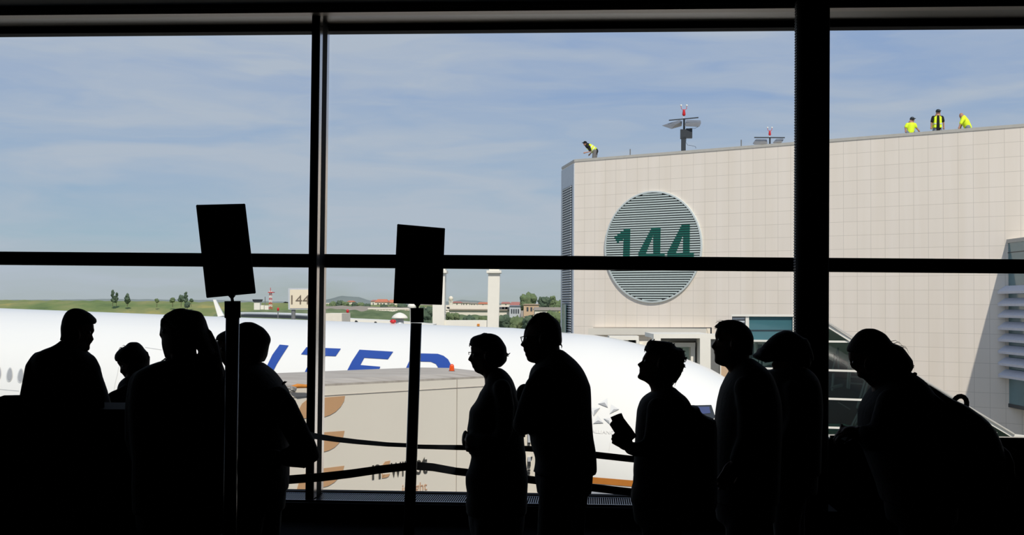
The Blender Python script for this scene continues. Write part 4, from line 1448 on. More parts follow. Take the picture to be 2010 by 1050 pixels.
def tail_ring(r, k_):
    c = sum(r, V((0, 0, 0))) / len(r)
    top = max(p.z for p in r)
    return [V((c.x, c.y, 0)) + (V((p.x, p.y, 0)) - V((c.x, c.y, 0))) * k_ + UP * (top + (p.z - top) * k_) for p in r]
rings = []
for s_ in ss:
    r = fus_ring(s_)
    if s_ < -34:
        r = tail_ring(r, {-40: 0.75, -48: 0.38, -52: 0.12}[s_])
    rings.append(r)
jet = thing('airliner', V((PC.x, PC.y, GZ)), 'large white airliner with blue lettering, nose to the right', 'aircraft')
b = MB(); b.loft(rings)
fus = b.build('fuselage', m_white, jet, True)
bmx = bmesh.new(); 
for p in b.v: bmx.verts.new(p)
bmx.verts.ensure_lookup_table()
for f in b.f: bmx.faces.new([bmx.verts[i] for i in f])
bmx.normal_update()
bvh = BVHTree.FromBMesh(bmx)
def Sp(px, py, off=0.014):
    d_ = ray(px, py).normalized()
    h_ = bvh.ray_cast(CAM, d_)
    if h_[0] is None:
        return None
    n_ = h_[1]
    if n_.dot(d_) > 0: n_ = -n_
    return h_[0] + n_ * off
def decal(mb, pts, fn=Sp, cut=7.0):
    bm = bmesh.new()
    vs_ = [bm.verts.new((x, y, 0)) for x, y in pts]
    f = bm.faces.new(vs_)
    bm.normal_update()
    bmesh.ops.triangulate(bm, faces=[f])
    for _ in range(4):
        es = [e for e in bm.edges if e.calc_length() > cut]
        if not es: break
        bmesh.ops.subdivide_edges(bm, edges=es, cuts=1, use_grid_fill=False)
        bm.normal_update()
        bmesh.ops.triangulate(bm, faces=[f for f in bm.faces if len(f.verts) > 3])
    bm.verts.index_update()
    P = [fn(v.co.x, v.co.y) for v in bm.verts]
    F_ = [tuple(v.index for v in f.verts) for f in bm.faces if all(P[v.index] is not None for v in f.verts)]
    P = [p if p is not None else V((0, 50, 0)) for p in P]
    used = sorted({i for f in F_ for i in f}); mp_ = {a: i for i, a in enumerate(used)}
    mb.add([P[i] for i in used], [tuple(mp_[i] for i in f) for f in F_])
    bm.free()
letters = {
    'i': [(549.4, 677), (567, 678.7), (552, 702), (544, 715), (536.5, 730), (528, 757), (508, 757), (517, 733), (524.3, 719), (535, 697)],
    't': [(602, 682), (669.5, 685), (659.5, 699.7), (640, 699), (627, 718), (617, 736), (610, 757), (590, 757), (598, 732), (608, 712), (619, 698.2), (591.4, 696)],
    'e': [(706, 687), (772.2, 691), (762, 705.7), (715.5, 702.8), (707.9, 717.1), (747, 720.3), (742, 734), (698, 733), (688, 752), (736, 755), (729, 770), (664, 766), (679, 733.6), (691, 710)],
    'd': [(780, 760), (796, 726), (803, 711), (812, 694), (859.5, 695.2), (871, 699), (880, 706), (885.3, 716), (884, 732), (874, 756), (864, 768), (776, 768)],
}
for kk, poly in letters.items():
    b = MB()
    if kk == 'd':
        decal(b, [(780, 756), (796, 726), (803, 711), (812, 694), (859.5, 695.2), (871, 699), (880, 706), (885.3, 716), (884, 732), (876, 756), (852, 756), (859, 740), (860.4, 728), (859.5, 720), (855.7, 714.7), (846, 710.6), (824, 710), (815, 724), (802, 756)])
    else:
        decal(b, poly)
    b.build('letter', m_blue, jet)
# cabin windows
for (cx, cy) in ((-3, 732.8), (19.3, 735.3), (40.9, 737.2), (62.5, 739.3), (84.5, 741.6)):
    pts = [(cx + 6.3 * math.cos(a_) * (1 - 0.18 * math.sin(a_)), cy - 14.4 * math.sin(a_)) for a_ in [i * math.pi / 10 for i in range(20)]]
    pts = [(x + (cy - y) * 0.10, y) for x, y in pts]
    b = MB(); decal(b, pts, cut=30); w_ = b.build('cabin_window', m_gr1, jet)
    pts2 = [(cx + (x - cx) * 0.74 + 0.6, cy + (y - cy) * 0.84) for x, y in pts]
    b = MB(); decal(b, pts2, lambda x, y: Sp(x, y, 0.022), 30); b.build('window_pane', m_gr2, w_)
# seams and lettering near the nose
def line_decal(pts, wpx, mt, name='seam'):
    b_ = MB()
    for (x0, y0), (x1, y1) in zip(pts, pts[1:]):
        dx, dy = x1 - x0, y1 - y0
        l_ = math.hypot(dx, dy); ox, oy = -dy / l_ * wpx / 2, dx / l_ * wpx / 2
        decal(b_, [(x0 + ox, y0 + oy), (x1 + ox, y1 + oy), (x1 - ox, y1 - oy), (x0 - ox, y0 - oy)], lambda x, y: Sp(x, y, 0.010), 14)
    return b_.build(name, mt, jet)
line_decal([(-10, 763), (38, 767.5)], 0.9, m_gr1)
line_decal([(233.5, 720), (231, 735), (227, 750), (224.5, 765)], 0.9, m_gr1)
line_decal([(285, 682), (318, 687)], 0.8, m_gr1)
line_decal([(1198, 868), (1196, 885)], 0.8, m_gr3)
# alliance emblem: five faceted pyramids
for tri, lite in (([(1174.5, 793), (1192.4, 782), (1193.7, 800.5)], [(1174.5, 793), (1187.0, 791.0), (1193.7, 800.5)]),
                  ([(1199.8, 794), (1215.9, 804), (1197.2, 813)], [(1197.2, 813), (1205, 804.0), (1215.9, 804)]),
                  ([(1158.5, 801), (1178.6, 801), (1166, 817)], [(1166, 817), (1167, 806), (1178.6, 801)]),
                  ([(1173.5, 815), (1185, 831), (1165, 831.8)], [(1165, 831.8), (1174.5, 825.5), (1185, 831)]),
                  ([(1185.4, 822), (1200, 819.5), (1198, 833.5)], [(1185.4, 822), (1195.5, 826), (1198, 833.5)])):
    b = MB(); decal(b, tri, cut=30); f_ = b.build('emblem_star', mat('pale_emblem_grey', (224, 224, 220), 0.5), jet)
    b = MB(); decal(b, lite, lambda x, y: Sp(x, y, 0.022), 30)
    b.build('dark_facet', m_gr2, f_)
b = MB(); text_on(b, 'STAR ALLIANCE', 1133, 847.5, 1211, 6.5, lambda x, y: Sp(x, y, 0.012), 0.075); b.build('small_lettering', m_gr3, jet)
# gold stripe, grey belly
b = MB(); decal(b, [(980, 921.5), (1160, 936.0), (1250, 943.5), (1500, 962), (1500, 973), (1250, 955.5), (1160, 948.5), (980, 935)], cut=20); b.build('gold_stripe', m_gold, jet)
b = MB(); decal(b, [(980, 940), (1160, 954), (1250, 961), (1500, 980), (1500, 1010), (980, 990)], cut=24); b.build('belly', m_belly, jet)
# cockpit side window
b = MB(); decal(b, [(1352, 796.5), (1396, 795.6), (1403.5, 818), (1401, 822.5), (1380, 820.5), (1362, 812), (1350, 808)], cut=10); cw = b.build('cockpit_window', m_dsteel, jet)
b = MB(); decal(b, [(1366, 800), (1392, 799.5), (1394, 812), (1376, 814), (1367, 808)], lambda x, y: Sp(x, y, 0.022), 10); b.build('window_pane', mat('blue_tinted_window', (70, 80, 118), 0.15), cw)
# beacon and aerials on the crown
c = U(771.5, 632.5, 31.5)
q = bvh.find_nearest(c)[0]
b = MB(); b.ell(hit(771.5, 630.8, AX, na), (0.085, 0.085, 0.055), 12, 8); b.build('red_beacon', m_red, jet, True)
for px, py in ((700, 628.2), (738, 630.4)):
    P = hit(px, py, AX, na); b = MB(); b.prism([P - aa * 0.05 - UP * 0.05, P + aa * 0.05 - UP * 0.05, P + aa * 0.01 - UP * 0.01, P - aa * 0.03 - UP * 0.01], na * 0.02); b.build('blade_aerial', m_dark, jet)
# wings, tail, gear: outside the frame or hidden, but they carry the aircraft
for sgn in (1, -1):
    b = MB(); rg = []
    for f_ in (0, 1):
        root = PC + aa * (-24 - 14 * f_) - au * (4.6 - 1.2 * f_) + na * sgn * (2.2 + 20 * f_)
        ch = 7.0 * (1 - 0.7 * f_)
        rg.append([root + aa * ch * 0.5, root + aa * ch * 0.3 + au * 0.3 * (1 - 0.6 * f_), root - aa * ch * 0.5, root + aa * ch * 0.3 - au * 0.3 * (1 - 0.6 * f_)])
    b.loft(rg); b.build('wing', m_white, jet, True)
for s_ in (3.0, -26.0):
    b = MB(); q = PC + aa * s_ - UP * 5.6
    b.tube([q, V((q.x, q.y, GZ + 0.5))], 0.16, 10)
    for e in (-0.3, 0.3):
        c_ = V((q.x, q.y, GZ + 0.5)) + na * e
        b.tube([c_ - na * 0.12, c_ + na * 0.12], 0.5, 16, False)
    b.build('landing_gear', m_steel, jet)

# ================================================================== CATERING TRUCK
TT = math.radians(43.6)
tv = V((math.cos(TT), math.sin(TT), 0)); tn = V((math.sin(TT), -math.cos(TT), 0))
TN = U(975, 737, 18.73)                                # near right corner of the roof
TZ = TN.z
def Tp(px, py, off=0.0):
    return hit(px, py, TN + tn * off, tn)
LEN = 5.0; WID = 2.15; HB = 2.55
tk = thing('catering_truck', V((TN.x - tv.x * 3.5, TN.y - tv.y * 3.5 + 1, GZ)), 'cream high-lift catering truck body with tan leaves and lettering', 'truck')
def tbox(mb, a0, a1, b0, b1, z0, z1):
    c_ = TN - tv * (a0 + a1) / 2 - tn * (b0 + b1) / 2
    mb.obox(V((c_.x, c_.y, (z0 + z1) / 2)), (tv, tn, UP), (abs(a1 - a0) / 2, abs(b1 - b0) / 2, abs(z1 - z0) / 2))
b = MB(); tbox(b, 0, LEN, 0, WID, TZ - HB, TZ - 0.03); b.build('body_box', m_truck, tk)
b = MB()
rg = []
for a_ in (0.0, LEN):
    e = TN - tv * a_
    rg.append([e + UP * -0.03, e + UP * 0.0, e - tn * 0.25 + UP * 0.045, e - tn * WID * 0.5 + UP * 0.07, e - tn * (WID - 0.25) + UP * 0.045, e - tn * WID, e - tn * WID + UP * -0.03])
b.loft(rg); b.build('roof', m_troof, tk)
b = MB()
for a_ in (0.80,):
    tbox(b, a_, a_ + 0.009, -0.006, 0.02, TZ - HB, TZ - 0.03)
for zz in (0.165, 0.18):
    pass
b.prism([Tp(540, 781.5, 0.008), Tp(1000, 754.5, 0.008), Tp(1000, 755.8, 0.008), Tp(540, 782.8, 0.008)], -tn * 0.02)
b.build('panel_seam', m_troof, tk)
for poly in ([(583, 822), (587, 803), (593, 792), (602, 785), (620, 781.5), (677.5, 777), (675.5, 787), (669, 798), (659, 808), (648, 814.5), (636, 818.5), (620, 820)],
             [(584, 890), (588, 872), (594, 861), (604, 853), (620, 849.5), (676.5, 845.5), (674, 857), (667, 868), (657, 878), (646, 884), (633, 887.5), (618, 888)],
             [(583, 960), (587, 946), (594, 934), (605, 925), (620, 921), (676, 914), (673.5, 925), (666, 937), (656, 947), (645, 953.5), (632, 957), (615, 960)]):
    b = MB(); decal(b, poly, lambda x, y: Tp(x, y, 0.01), 40); b.build('leaf_graphic', m_leaf, tk)
tf = lambda x, y: Tp(x, y, 0.012)
b = MB(); text_on(b, 'n', 730.5, 941.5, 747.5, 44, tf, -0.125); text_on(b, 'wr', 767, 937.0, 799, 44, tf, -0.125); text_on(b, 'est', 801, 933.0, 839, 42, tf, -0.125); b.build('lettering', m_ink, tk)
b = MB(); decal(b, [(750, 914), (756, 906), (766, 904.0), (765.5, 909), (760, 915), (749.5, 917)], tf, 40); decal(b, [(749.5, 938.5), (751.5, 934), (757, 931), (766, 929.5), (763, 935), (758, 937.5)], tf, 40)
decal(b, [(749.5, 917), (752, 916), (751, 931), (757, 931), (750, 938)], tf, 40)
b.build('leaf_letter', m_leaf, tk)
b = MB(); text_on(b, 'inflight', 790, 967.5, 838.5, 17, tf, -0.125); b.build('small_lettering', m_tan, tk)
# beacon on the roof corner
P = hitz(886.5, 731.2, TZ + 0.05)
P = U(886.8, 731.6, 18.9)
b = MB(); b.tube([P - UP * 0.0, P + UP * 0.03], 0.052, 14, False); bc = b.build('beacon_base', m_dark, tk)
b = MB(); b.tube([P + UP * 0.03, P + UP * 0.10], [0.042, 0.036], 14); b.build('beacon_lens', m_amber, bc, True)
# front post of the platform seen between the couple
b = MB(); slab(b, [(1020, 835), (1058, 835), (1058, 1010), (1020, 1010)], 18.4, 0.4); pf = b.build('platform_post', m_truck, tk)
b = MB(); slab(b, rect(1036, 840, 1041, 868.5), 18.36, 0.05); slab(b, rect(1036, 897, 1042, 906), 18.36, 0.05); b.build('control_panel', m_end, pf)
b = MB(); slab(b, rect(1036, 869, 1041.3, 871), 18.36, 0.05); slab(b, rect(1035.8, 907.5, 1041.8, 915), 18.35, 0.05); slab(b, [(1042, 897), (1045.5, 897), (1043, 900.5)], 18.35, 0.05)
slab(b, rect(1035.5, 922, 1041, 924), 18.35, 0.05); slab(b, rect(1035.5, 928, 1040.5, 930), 18.35, 0.05); b.build('dark_fitting', m_dark, pf)
# strap roll lying on the roof edge at the left
b = MB(); q = [U(574, 759.5, 16.1), U(584, 757.5, 16.1), U(600, 758, 16.2), U(622, 758.5, 16.3)]
b.tube(q, [0.022, 0.03, 0.024, 0.02], 8); o = b.build('strap_roll', m_orange, None, True); tag(o, 'rolled orange strap lying on the truck roof left of the window bar', 'strap')
b = MB()
rnd = random.Random(3)
for i in range(6):
    q = U(563 + rnd.random() * 14, 757 + rnd.random() * 14, 15.9)
    blob(b, q, 0.035 + rnd.random() * 0.02, i * 3.3, (1, 0.6, 0.8), 10, 7, 0.35)
o = b.build('foil_scrap', m_foil, None); tag(o, 'crumpled silvery sheet beside the orange strap on the truck', 'foil')
# lifting gear, chassis, cab, wheels
b = MB()
zb0 = GZ + 1.15
for sgn in (0.25, WID - 0.25):
    for (a0, a1) in ((0.8, LEN - 0.8), (LEN - 0.8, 0.8)):
        p0 = TN - tv * a0 - tn * sgn; p1 = TN - tv * a1 - tn * sgn
        b.tube([V((p0.x, p0.y, zb0)), V((p1.x, p1.y, TZ - HB))], 0.09, 8)
b.build('scissor_lift', m_steel, tk)
b = MB(); tbox(b, -2.2, LEN, 0.1, WID - 0.1, GZ + 0.75, zb0); b.build('chassis', m_dsteel, tk)
b = MB(); tbox(b, -2.2, -0.3, 0.1, WID - 0.1, zb0, GZ + 2.6); b.build('cab', m_truck, tk)
for a_ in (-1.3, 3.9):
    for s_ in (0.1, WID - 0.1):
        c_ = TN - tv * a_ - tn * s_
        b = MB(); c_ = V((c_.x, c_.y, GZ + 0.48)); b.tube([c_ - tn * 0.14, c_ + tn * 0.14], 0.48, 20, False); b.build('wheel', m_rubber, tk)

# ================================================================== QUEUE BARRIERS IN THE HALL
def straight_pole(mb, P, Q, r, z0, z1, n=20):
    d_ = (Q - P).normalized()
    a_ = P + d_ * ((z0 - P.z) / d_.z); c_ = P + d_ * ((z1 - P.z) / d_.z)
    mb.tube([a_, c_], r, n, False)
    return a_, c_
def stanchion(Z, top, bot, r, head, stem, board, label):
    T_ = U(top[0], top[1], Z); B_ = U(bot[0], bot[1], Z)
    d_ = (B_ - T_).normalized()
    foot = T_ + d_ * ((0.0 - T_.z) / d_.z)
    t_ = thing('queue_barrier_post', foot, label, 'barrier post', 'queue barrier posts')
    b_ = MB(); straight_pole(b_, T_, B_, r, 0.02, T_.z, 24); b_.build('pole', m_pole, t_, True)
    b_ = MB(); s_ = Z / FPX
    hx = (head[0] + head[2]) / 2
    b_.tube([U(hx, head[3], Z), U(hx, head[1], Z)], (head[2] - head[0]) / 2 * s_, 24, False); b_.build('belt_head', m_black, t_, False)
    b_ = MB(); b_.loft([[V((foot.x + math.cos(i * math.pi / 14) * rr, foot.y + math.sin(i * math.pi / 14) * rr, z)) for i in range(28)] for rr, z in ((0.17, 0.0), (0.175, 0.012), (0.12, 0.025), (0.04, 0.04))]); b_.build('base', m_black, t_, True)
    # the sign board clipped on top
    g_ = thing('sign_board', U(stem[0], stem[1], Z), label.replace('black barrier post', 'blank dark sign board').split(',')[0] + ', on its holder', 'sign', 'sign boards on the barrier posts')
    b_ = MB(); b_.prism([U(x, y, Z) for x, y in board], V((0, 0.018, 0))); b_.build('board', m_card, g_)
    c_ = sum((V(U(x, y, Z)) for x, y in board), V((0, 0, 0))) / 4
    b_ = MB()
    e = [U(x, y, Z - 0.004) for x, y in board]
    for i in range(4):
        p_, q_ = e[i], e[(i + 1) % 4]
        b_.tube([p_ + (c_ - p_) * 0.012, q_ + (c_ - q_) * 0.012], 0.006, 6)
    b_.build('board_rim', m_black, g_)
    b_ = MB(); b_.tube([U(stem[0], stem[1], Z + 0.01), U(stem[2], stem[3], Z + 0.01)], 0.0065, 8)
    b_.prism([U(stem[2] - 7, stem[3] + 0.5, Z + 0.003), U(stem[2] + 7, stem[3] - 0.3, Z + 0.003), U(stem[2] + 1.8, stem[3] + 6, Z + 0.003), U(stem[2] - 1.8, stem[3] + 6, Z + 0.003)], V((0, 0.014, 0)))
    b_.build('holder', m_black, g_)
    return t_
stanchion(5.0, (456.6, 624), (452.3, 935), 13.3 * 5.0 / FPX, (441, 591, 472, 624), (456.5, 592, 454.5, 580), [(387, 403.5), (479.3, 401.3), (500, 574.5), (407.3, 583.2)],
          'black barrier post with the higher tilted sign, between the long-haired person and the man behind')
stanchion(6.0, (817, 634), (805, 978), 11.0 * 6.0 / FPX, (805.8, 604.5, 831.6, 633), (819.5, 606, 819.5, 596), [(781.3, 441), (872, 449), (866, 597.3), (774, 594.2)],
          'black barrier post with the lower tilted sign, alone left of the woman with glasses')
for o in list(SC.objects):
    if o.name.startswith('sign_board') and o.parent is None:
        o['label'] = 'larger blank dark sign board leaning left above the long-haired person' if o.location.x < -0.9 else 'smaller blank dark sign board on the post left of the woman with glasses'
# belts
def belt(pts, w0, label):
    """pts: (px, py, Z, height px)"""
    b_ = MB(); rg = []
    P = [U(x, y, z) for x, y, z, h in pts]
    for i, (x, y, z, h) in enumerate(pts):
        hh = h * z / FPX / 2
        d_ = (P[min(i + 1, len(P) - 1)] - P[max(i - 1, 0)]).normalized()
        nn = d_.cross(UP).normalized() * 0.0012
        up = UP
        rg.append([P[i] - up * hh - nn, P[i] + up * hh - nn, P[i] + up * hh + nn, P[i] - up * hh + nn])
    b_.loft(rg)
    o_ = b_.build('barrier_belt', m_belt)
    tag(o_, label, 'belt', 'queue barrier belts')
    return o_
belt([(808, 874.3, 6.05, 8), (760, 872.3, 6.3, 8.5), (700, 867.0, 6.7, 9.5), (660, 862.3, 7.0, 10.5), (628, 857.6, 7.25, 11.5), (600, 852.5, 7.5, 12), (560, 843, 7.8, 12)], 0, 'upper black belt running left from the lower-signed post across the window bar')
belt([(812, 876.5, 6.05, 8.5), (860, 877.5, 6.7, 9), (895, 878.2, 7.3, 10), (1035, 880.5, 7.35, 11), (1120, 886, 7.35, 12), (1165, 892.5, 7.35, 13), (1244, 901.3, 7.35, 13), (1330, 912, 7.35, 13)], 0, 'upper black belt running right from the lower-signed post behind the couple')
belt([(808, 914.5, 5.95, 16), (745, 921.5, 6.05, 16), (690, 929.5, 6.1, 16.5), (630, 936.5, 6.15, 17), (566, 941.5, 6.2, 17), (500, 945, 6.25, 17)], 0, 'lower thick black belt running left from the lower-signed post')
belt([(808, 913.5, 5.97, 16), (850, 917, 6.6, 15.5), (895, 925, 7.3, 15), (1030, 940, 7.35, 15), (1160, 956.8, 7.35, 15), (1240, 966, 7.35, 15.5), (1300, 972, 7.35, 15.5)], 0, 'lower thick black belt running right from the lower-signed post behind the couple')

# gate desk at the lower left
dk = thing('gate_desk', V((U(60, 900, 6.3).x, 6.3, 0)), 'black gate desk in the lower left corner in front of a man', 'desk')
A0 = U(-160, 801, 6.2); A1 = U(335, 799.5, 6.2)
b = MB(); b.box((A0.x, 6.2, A0.z - 0.035), (A1.x, 6.62, A0.z)); b.build('counter_top', m_black, dk)
b = MB(); b.box((A0.x, 6.24, 0.0), (A1.x - 0.03, 6.58, A0.z - 0.035)); b.build('cabinet', m_black, dk)
b = MB(); b.box((A0.x + 0.02, 6.225, 0.1), (A1.x - 0.06, 6.24, A0.z - 0.1)); b.build('front_panel', m_card, dk)
mo = thing('desk_screen', V((U(0, 801, 6.4).x, 6.4, A0.z)), 'back of a dark screen with a grey corner on the gate desk', 'screen')
b = MB()
rg = [[U(x, y, 6.25), U(x, y2, 6.25), U(x, y2, 6.45), U(x, y, 6.45)] for x, y, y2 in ((-70, 781, 800.6), (-4, 781.5, 800.6), (8, 777.3, 800.6), (40, 776.7, 800.6), (205, 777.5, 800.6))]
rg = [[q + UP * 0.004 for q in r_] for r_ in rg]
b.loft(rg); b.build('casing', m_card, mo)
b = MB(); b.prism([U(-3, 782, 6.248), U(8, 778.5, 6.248), U(13, 792, 6.248), U(-3, 793, 6.248)], V((0, -0.006, 0))); b.build('grey_corner', m_dsteel, mo)

# ================================================================== PEOPLE
def hand(mb, wr, d_, pn, size=1.0, curl=0.6, thumb=1):
    """wr wrist, d_ direction to the knuckles, pn palm normal (towards the palm side); five separate bent fingers"""
    d_ = V(d_).normalized(); pn = V(pn); pn = (pn - d_ * pn.dot(d_)).normalized(); sd_ = d_.cross(pn).normalized() * thumb
    L_ = 0.09 * size
    mb.tube([wr - d_ * 0.02, wr + d_ * 0.02], [0.027 * size, 0.028 * size], 10)
    rot = Matrix((d_, sd_, pn)).transposed()
    mb.ell(wr + d_ * L_ * 0.55, (L_ * 0.62, 0.042 * size, 0.017 * size), 14, 8, rot)
    for i, (o_, ln) in enumerate(((0.030, 0.94), (0.010, 1.04), (-0.010, 0.98), (-0.029, 0.78))):
        k0 = wr + d_ * L_ * (0.98 - 0.04 * abs(i - 1)) + sd_ * o_ * size
        a_ = curl * 0.5
        p_ = k0; dd = d_
        pts = [k0 - d_ * 0.02]
        for j, l_ in enumerate((0.040, 0.026, 0.021)):
            ang = a_ + curl * j * 0.7
            dd = (d_ * math.cos(ang) + pn * math.sin(ang)).normalized()
            pts.append(p_)
            p_ = p_ + dd * l_ * ln * size
        pts.append(p_)
        mb.tube(pts, [0.0095 * size, 0.0095 * size, 0.009 * size, 0.0082 * size, 0.007 * size], 8)
    t0 = wr + d_ * 0.022 * size + sd_ * 0.028 * size
    t1 = t0 + (sd_ * 0.75 + d_ * 0.75 + pn * 0.25).normalized() * 0.034 * size
    t2 = t1 + (sd_ * 0.30 + d_ * 0.95 + pn * 0.45).normalized() * 0.030 * size
    t3 = t2 + (d_ + pn * 0.6).normalized() * 0.022 * size
    mb.tube([t0, t1, t2, t3], [0.014 * size, 0.011 * size, 0.010 * size, 0.008 * size], 8)

def rows_from(tab, ys):
    return [(y, interp(tab, y)) for y in ys]

def person(px_c, Z, label, face_dir, head, hair_front, hair_mat=None, hw=0.150, hair_w=0.168, nape=None, neck=None, shirt_rows=None, shirt_mat=None, sleeves=(), hands=(), legs=None,
           wisps=(), hair_extra=(), glasses=None, ear=None, crown_in=4.0, hair_low=None, cap=None, shirt_name='shirt', skin=None, body_torso=True, back_in=5.0, leg_x=0.0, no_hair_over=None, hair_rows=None, hair_abs=False, eye_y=None):
    fd = face_dir                                 # -1 faces left in the picture, +1 right
    s_ = Z / FPX
    mb = MB()
    H = lerp_rows(head, 1.5)
    ytop = H[0][0]
    ybot = H[-1][0]
    fcol, bcol = (1, 2) if fd < 0 else (2, 1)
    hf = hair_front
    # skull and face with a deepened face line; nose, brow, lips and chin come back as a narrow ridge
    base = []
    for r_ in H:
        y = r_[0]
        near = [q[fcol] for q in H if abs(q[0] - y) <= 7 and q[0] >= hf[0][0] - 2]
        fx = r_[fcol]
        if y > hf[0][0] and near:
            fx = max(near) if fd < 0 else min(near)
            lim = r_[fcol] - fd * 9
            fx = min(fx, lim) if fd < 0 else max(fx, lim)
            fx -= fd * 0.8
        else:
            fx = r_[fcol] - fd * crown_in
        bx = r_[bcol] + fd * back_in
        xl, xr = (fx, bx) if fd < 0 else (bx, fx)
        if xr - xl < 6:
            continue
        k_ = min(1.0, math.sqrt(max(0.02, (y - ytop - crown_in + 1) / (0.38 * (ybot - ytop)))))
        k2 = 1.0 - 0.30 * max(0.0, (y - ytop) / (ybot - ytop) - 0.55) / 0.45
        base.append((y if y > ytop + crown_in else ytop + crown_in, xl, xr, hw * k_ * k2))
    base = [b_ for i, b_ in enumerate(base) if i == 0 or b_[0] > base[i - 1][0]]
    rows_loft(mb, base, Z, 2.0, 28, 1.0, fd, 0.62)
    ridge_rows = []
    yf0 = hf[0][0]
    for r_ in H:
        y = r_[0]
        if y < yf0 + 1: continue
        t_ = (y - yf0) / max(1, ybot - yf0)
        wd_ = 0.055 if t_ < 0.22 else (0.030 if t_ < 0.50 else (0.046 if t_ < 0.75 else 0.044))
        inner = r_[fcol] - fd * 26
        xl, xr = (r_[fcol], inner) if fd < 0 else (inner, r_[fcol])
        ridge_rows.append((y, xl, xr, wd_))
    if len(ridge_rows) > 2:
        rows_loft(mb, ridge_rows, Z, 1.5, 20)
    # ears
    if ear:
        for d_ in (-1, 1):
            mb.ell(U(ear[0], ear[1], Z + d_ * (hw * 0.5 + 0.002)), (0.018, 0.010, 0.032), 12, 8)
    if neck:
        rows_loft(mb, neck, Z, 4, 20)
    # trunk under the clothes, arms, legs
    if shirt_rows:
        tr = [(y, xl + (xr - xl) * 0.12, xr - (xr - xl) * 0.12, th * 0.82) + tuple(rest) for (y, xl, xr, th, *rest) in [tuple(r_) if len(r_) > 3 else tuple(r_) + (shirt_rows[0][3],) for r_ in fill(shirt_rows)]]
        tr = [(r_[0], r_[1], r_[2], r_[3]) + tuple(r_[4:]) for r_ in tr]
        rows_loft(mb, tr[1:], Z, 10, 20)
    for pts, rad in sleeves:
        P = [U(x, y, Z + d_) for x, y, d_ in pts]
        mb.tube(P, [r_ * 0.70 for r_ in rad], 10)
    for (w_, d_, pn, sz, cu, th_) in hands:
        hand(mb, w_, d_, pn, sz, cu, th_)
    fr = fill(shirt_rows)
    last = fr[-1]
    hipy = last[0]
    hip = U((last[1] + last[2]) / 2, hipy, Z)
    if legs is None:
        legs = [(-0.03, -0.10), (0.05, 0.10)]
    foot_dir = V((fd * 1.0, 0, 0)) if hasattr(person, 'x') is False else V((fd, 0, 0))
    lp = []
    for (dx, dy) in legs:
        h_ = V((hip.x + dx * 0.5, hip.y + dy * 0.8, min(hip.z, 0.86)))
        kn = V((hip.x + dx * 0.9 + fd * 0.02 + leg_x * 0.5, hip.y + dy, 0.47))
        an = V((hip.x + dx + leg_x, hip.y + dy, 0.085))
        lp.append((h_, kn, an))
        mb.tube([hip, h_, kn, V((kn.x, kn.y, 0.36)), an], [0.08, 0.078, 0.052, 0.052, 0.036], 12)
        mb.tube([an, V((an.x + fd * 0.06, an.y, 0.045)), V((an.x + fd * 0.15, an.y, 0.035))], [0.036, 0.034, 0.026], 10)
    foot = V((hip.x, hip.y, 0.0))
    body = fuse(mb, 'person', skin or m_skin, None, 0.005, 1, foot)
    tag(body, label, 'person')
    # eyes
    ey = eye_y if eye_y else yf0 + (ybot - yf0) * 0.30
    fx = interp([(r_[0], r_[fcol]) for r_ in H], ey)
    for d_ in (-1, 1):
        e_ = MB(); e_.ell(U(fx - fd * 9.5, ey, Z + d_ * 0.031), (0.011, 0.011, 0.011), 10, 8); e_.build('eye', m_eye, body, True)
    # hair
    if hair_mat:
        hb = MB()
        hr = []
        ye = nape if nape else ybot
        src = hair_rows if hair_rows else H
        for r_ in lerp_rows(src, 1.5):
            y = r_[0]
            if y > ye: break
            fx = r_[fcol] if (y <= hf[0][0] or hair_abs) else interp(hf, y)
            bx = r_[bcol]
            xl, xr = (fx, bx) if fd < 0 else (bx, fx)
            if xr - xl < 3: xr = xl + 3
            k_ = min(1.0, math.sqrt(max(0.03, (y - ytop + 1.5) / (0.34 * (ybot - ytop)))))
            k2 = 1.0 - 0.25 * max(0.0, (y - ytop) / (ybot - ytop) - 0.7) / 0.3
            hr.append((y, xl, xr, hair_w * k_ * k2))
        rows_loft(hb, hr, Z, 1.5, 28, 1.0)
        for pts, rad in hair_extra:
            hb.tube([U(x, y, Z + d_) for x, y, d_ in pts], rad, 10)
        ho = fuse(hb, 'hair', hair_mat, body, 0.0065, 1)
        if wisps:
            wb = MB()
            for pts, r0 in wisps:
                P = [U(x, y, Z + (k_ - 1) * 0.004) for k_, (x, y) in enumerate(pts)]
                wb.tube(P, [r0 * (1 - 0.75 * i / (len(P) - 1)) for i in range(len(P))], 5)
            wb.build('loose_strands', hair_mat, ho, True)
    # clothes
    sb2 = MB()
    rows_loft(sb2, shirt_rows, Z, 6, 28, 0.86)
    for pts, rad in sleeves:
        sb2.tube([U(x, y, Z + d_) for x, y, d_ in pts], rad, 12)
    so_ = fuse(sb2, shirt_name, shirt_mat or m_cloth, body, 0.012, 2)
    tb_ = MB()
    yy = fr[-1][0]
    wx = (fr[-1][2] - fr[-1][1])
    rows_loft(tb_, [(yy - 55, fr[-1][1] + 5, fr[-1][2] - 5, 0.30), (yy + 6, fr[-1][1] + 3, fr[-1][2] - 3, 0.33), (yy + 40, fr[-1][1] + 8, fr[-1][2] - 6, 0.33)], Z, 8, 24)
    for (h_, kn, an) in lp:
        tb_.tube([hip, h_ + UP * 0.0, kn, V((an.x, an.y, 0.10))], [0.115, 0.105, 0.078, 0.062], 14)
    fuse(tb_, 'trousers', m_trous, body, 0.014, 2)
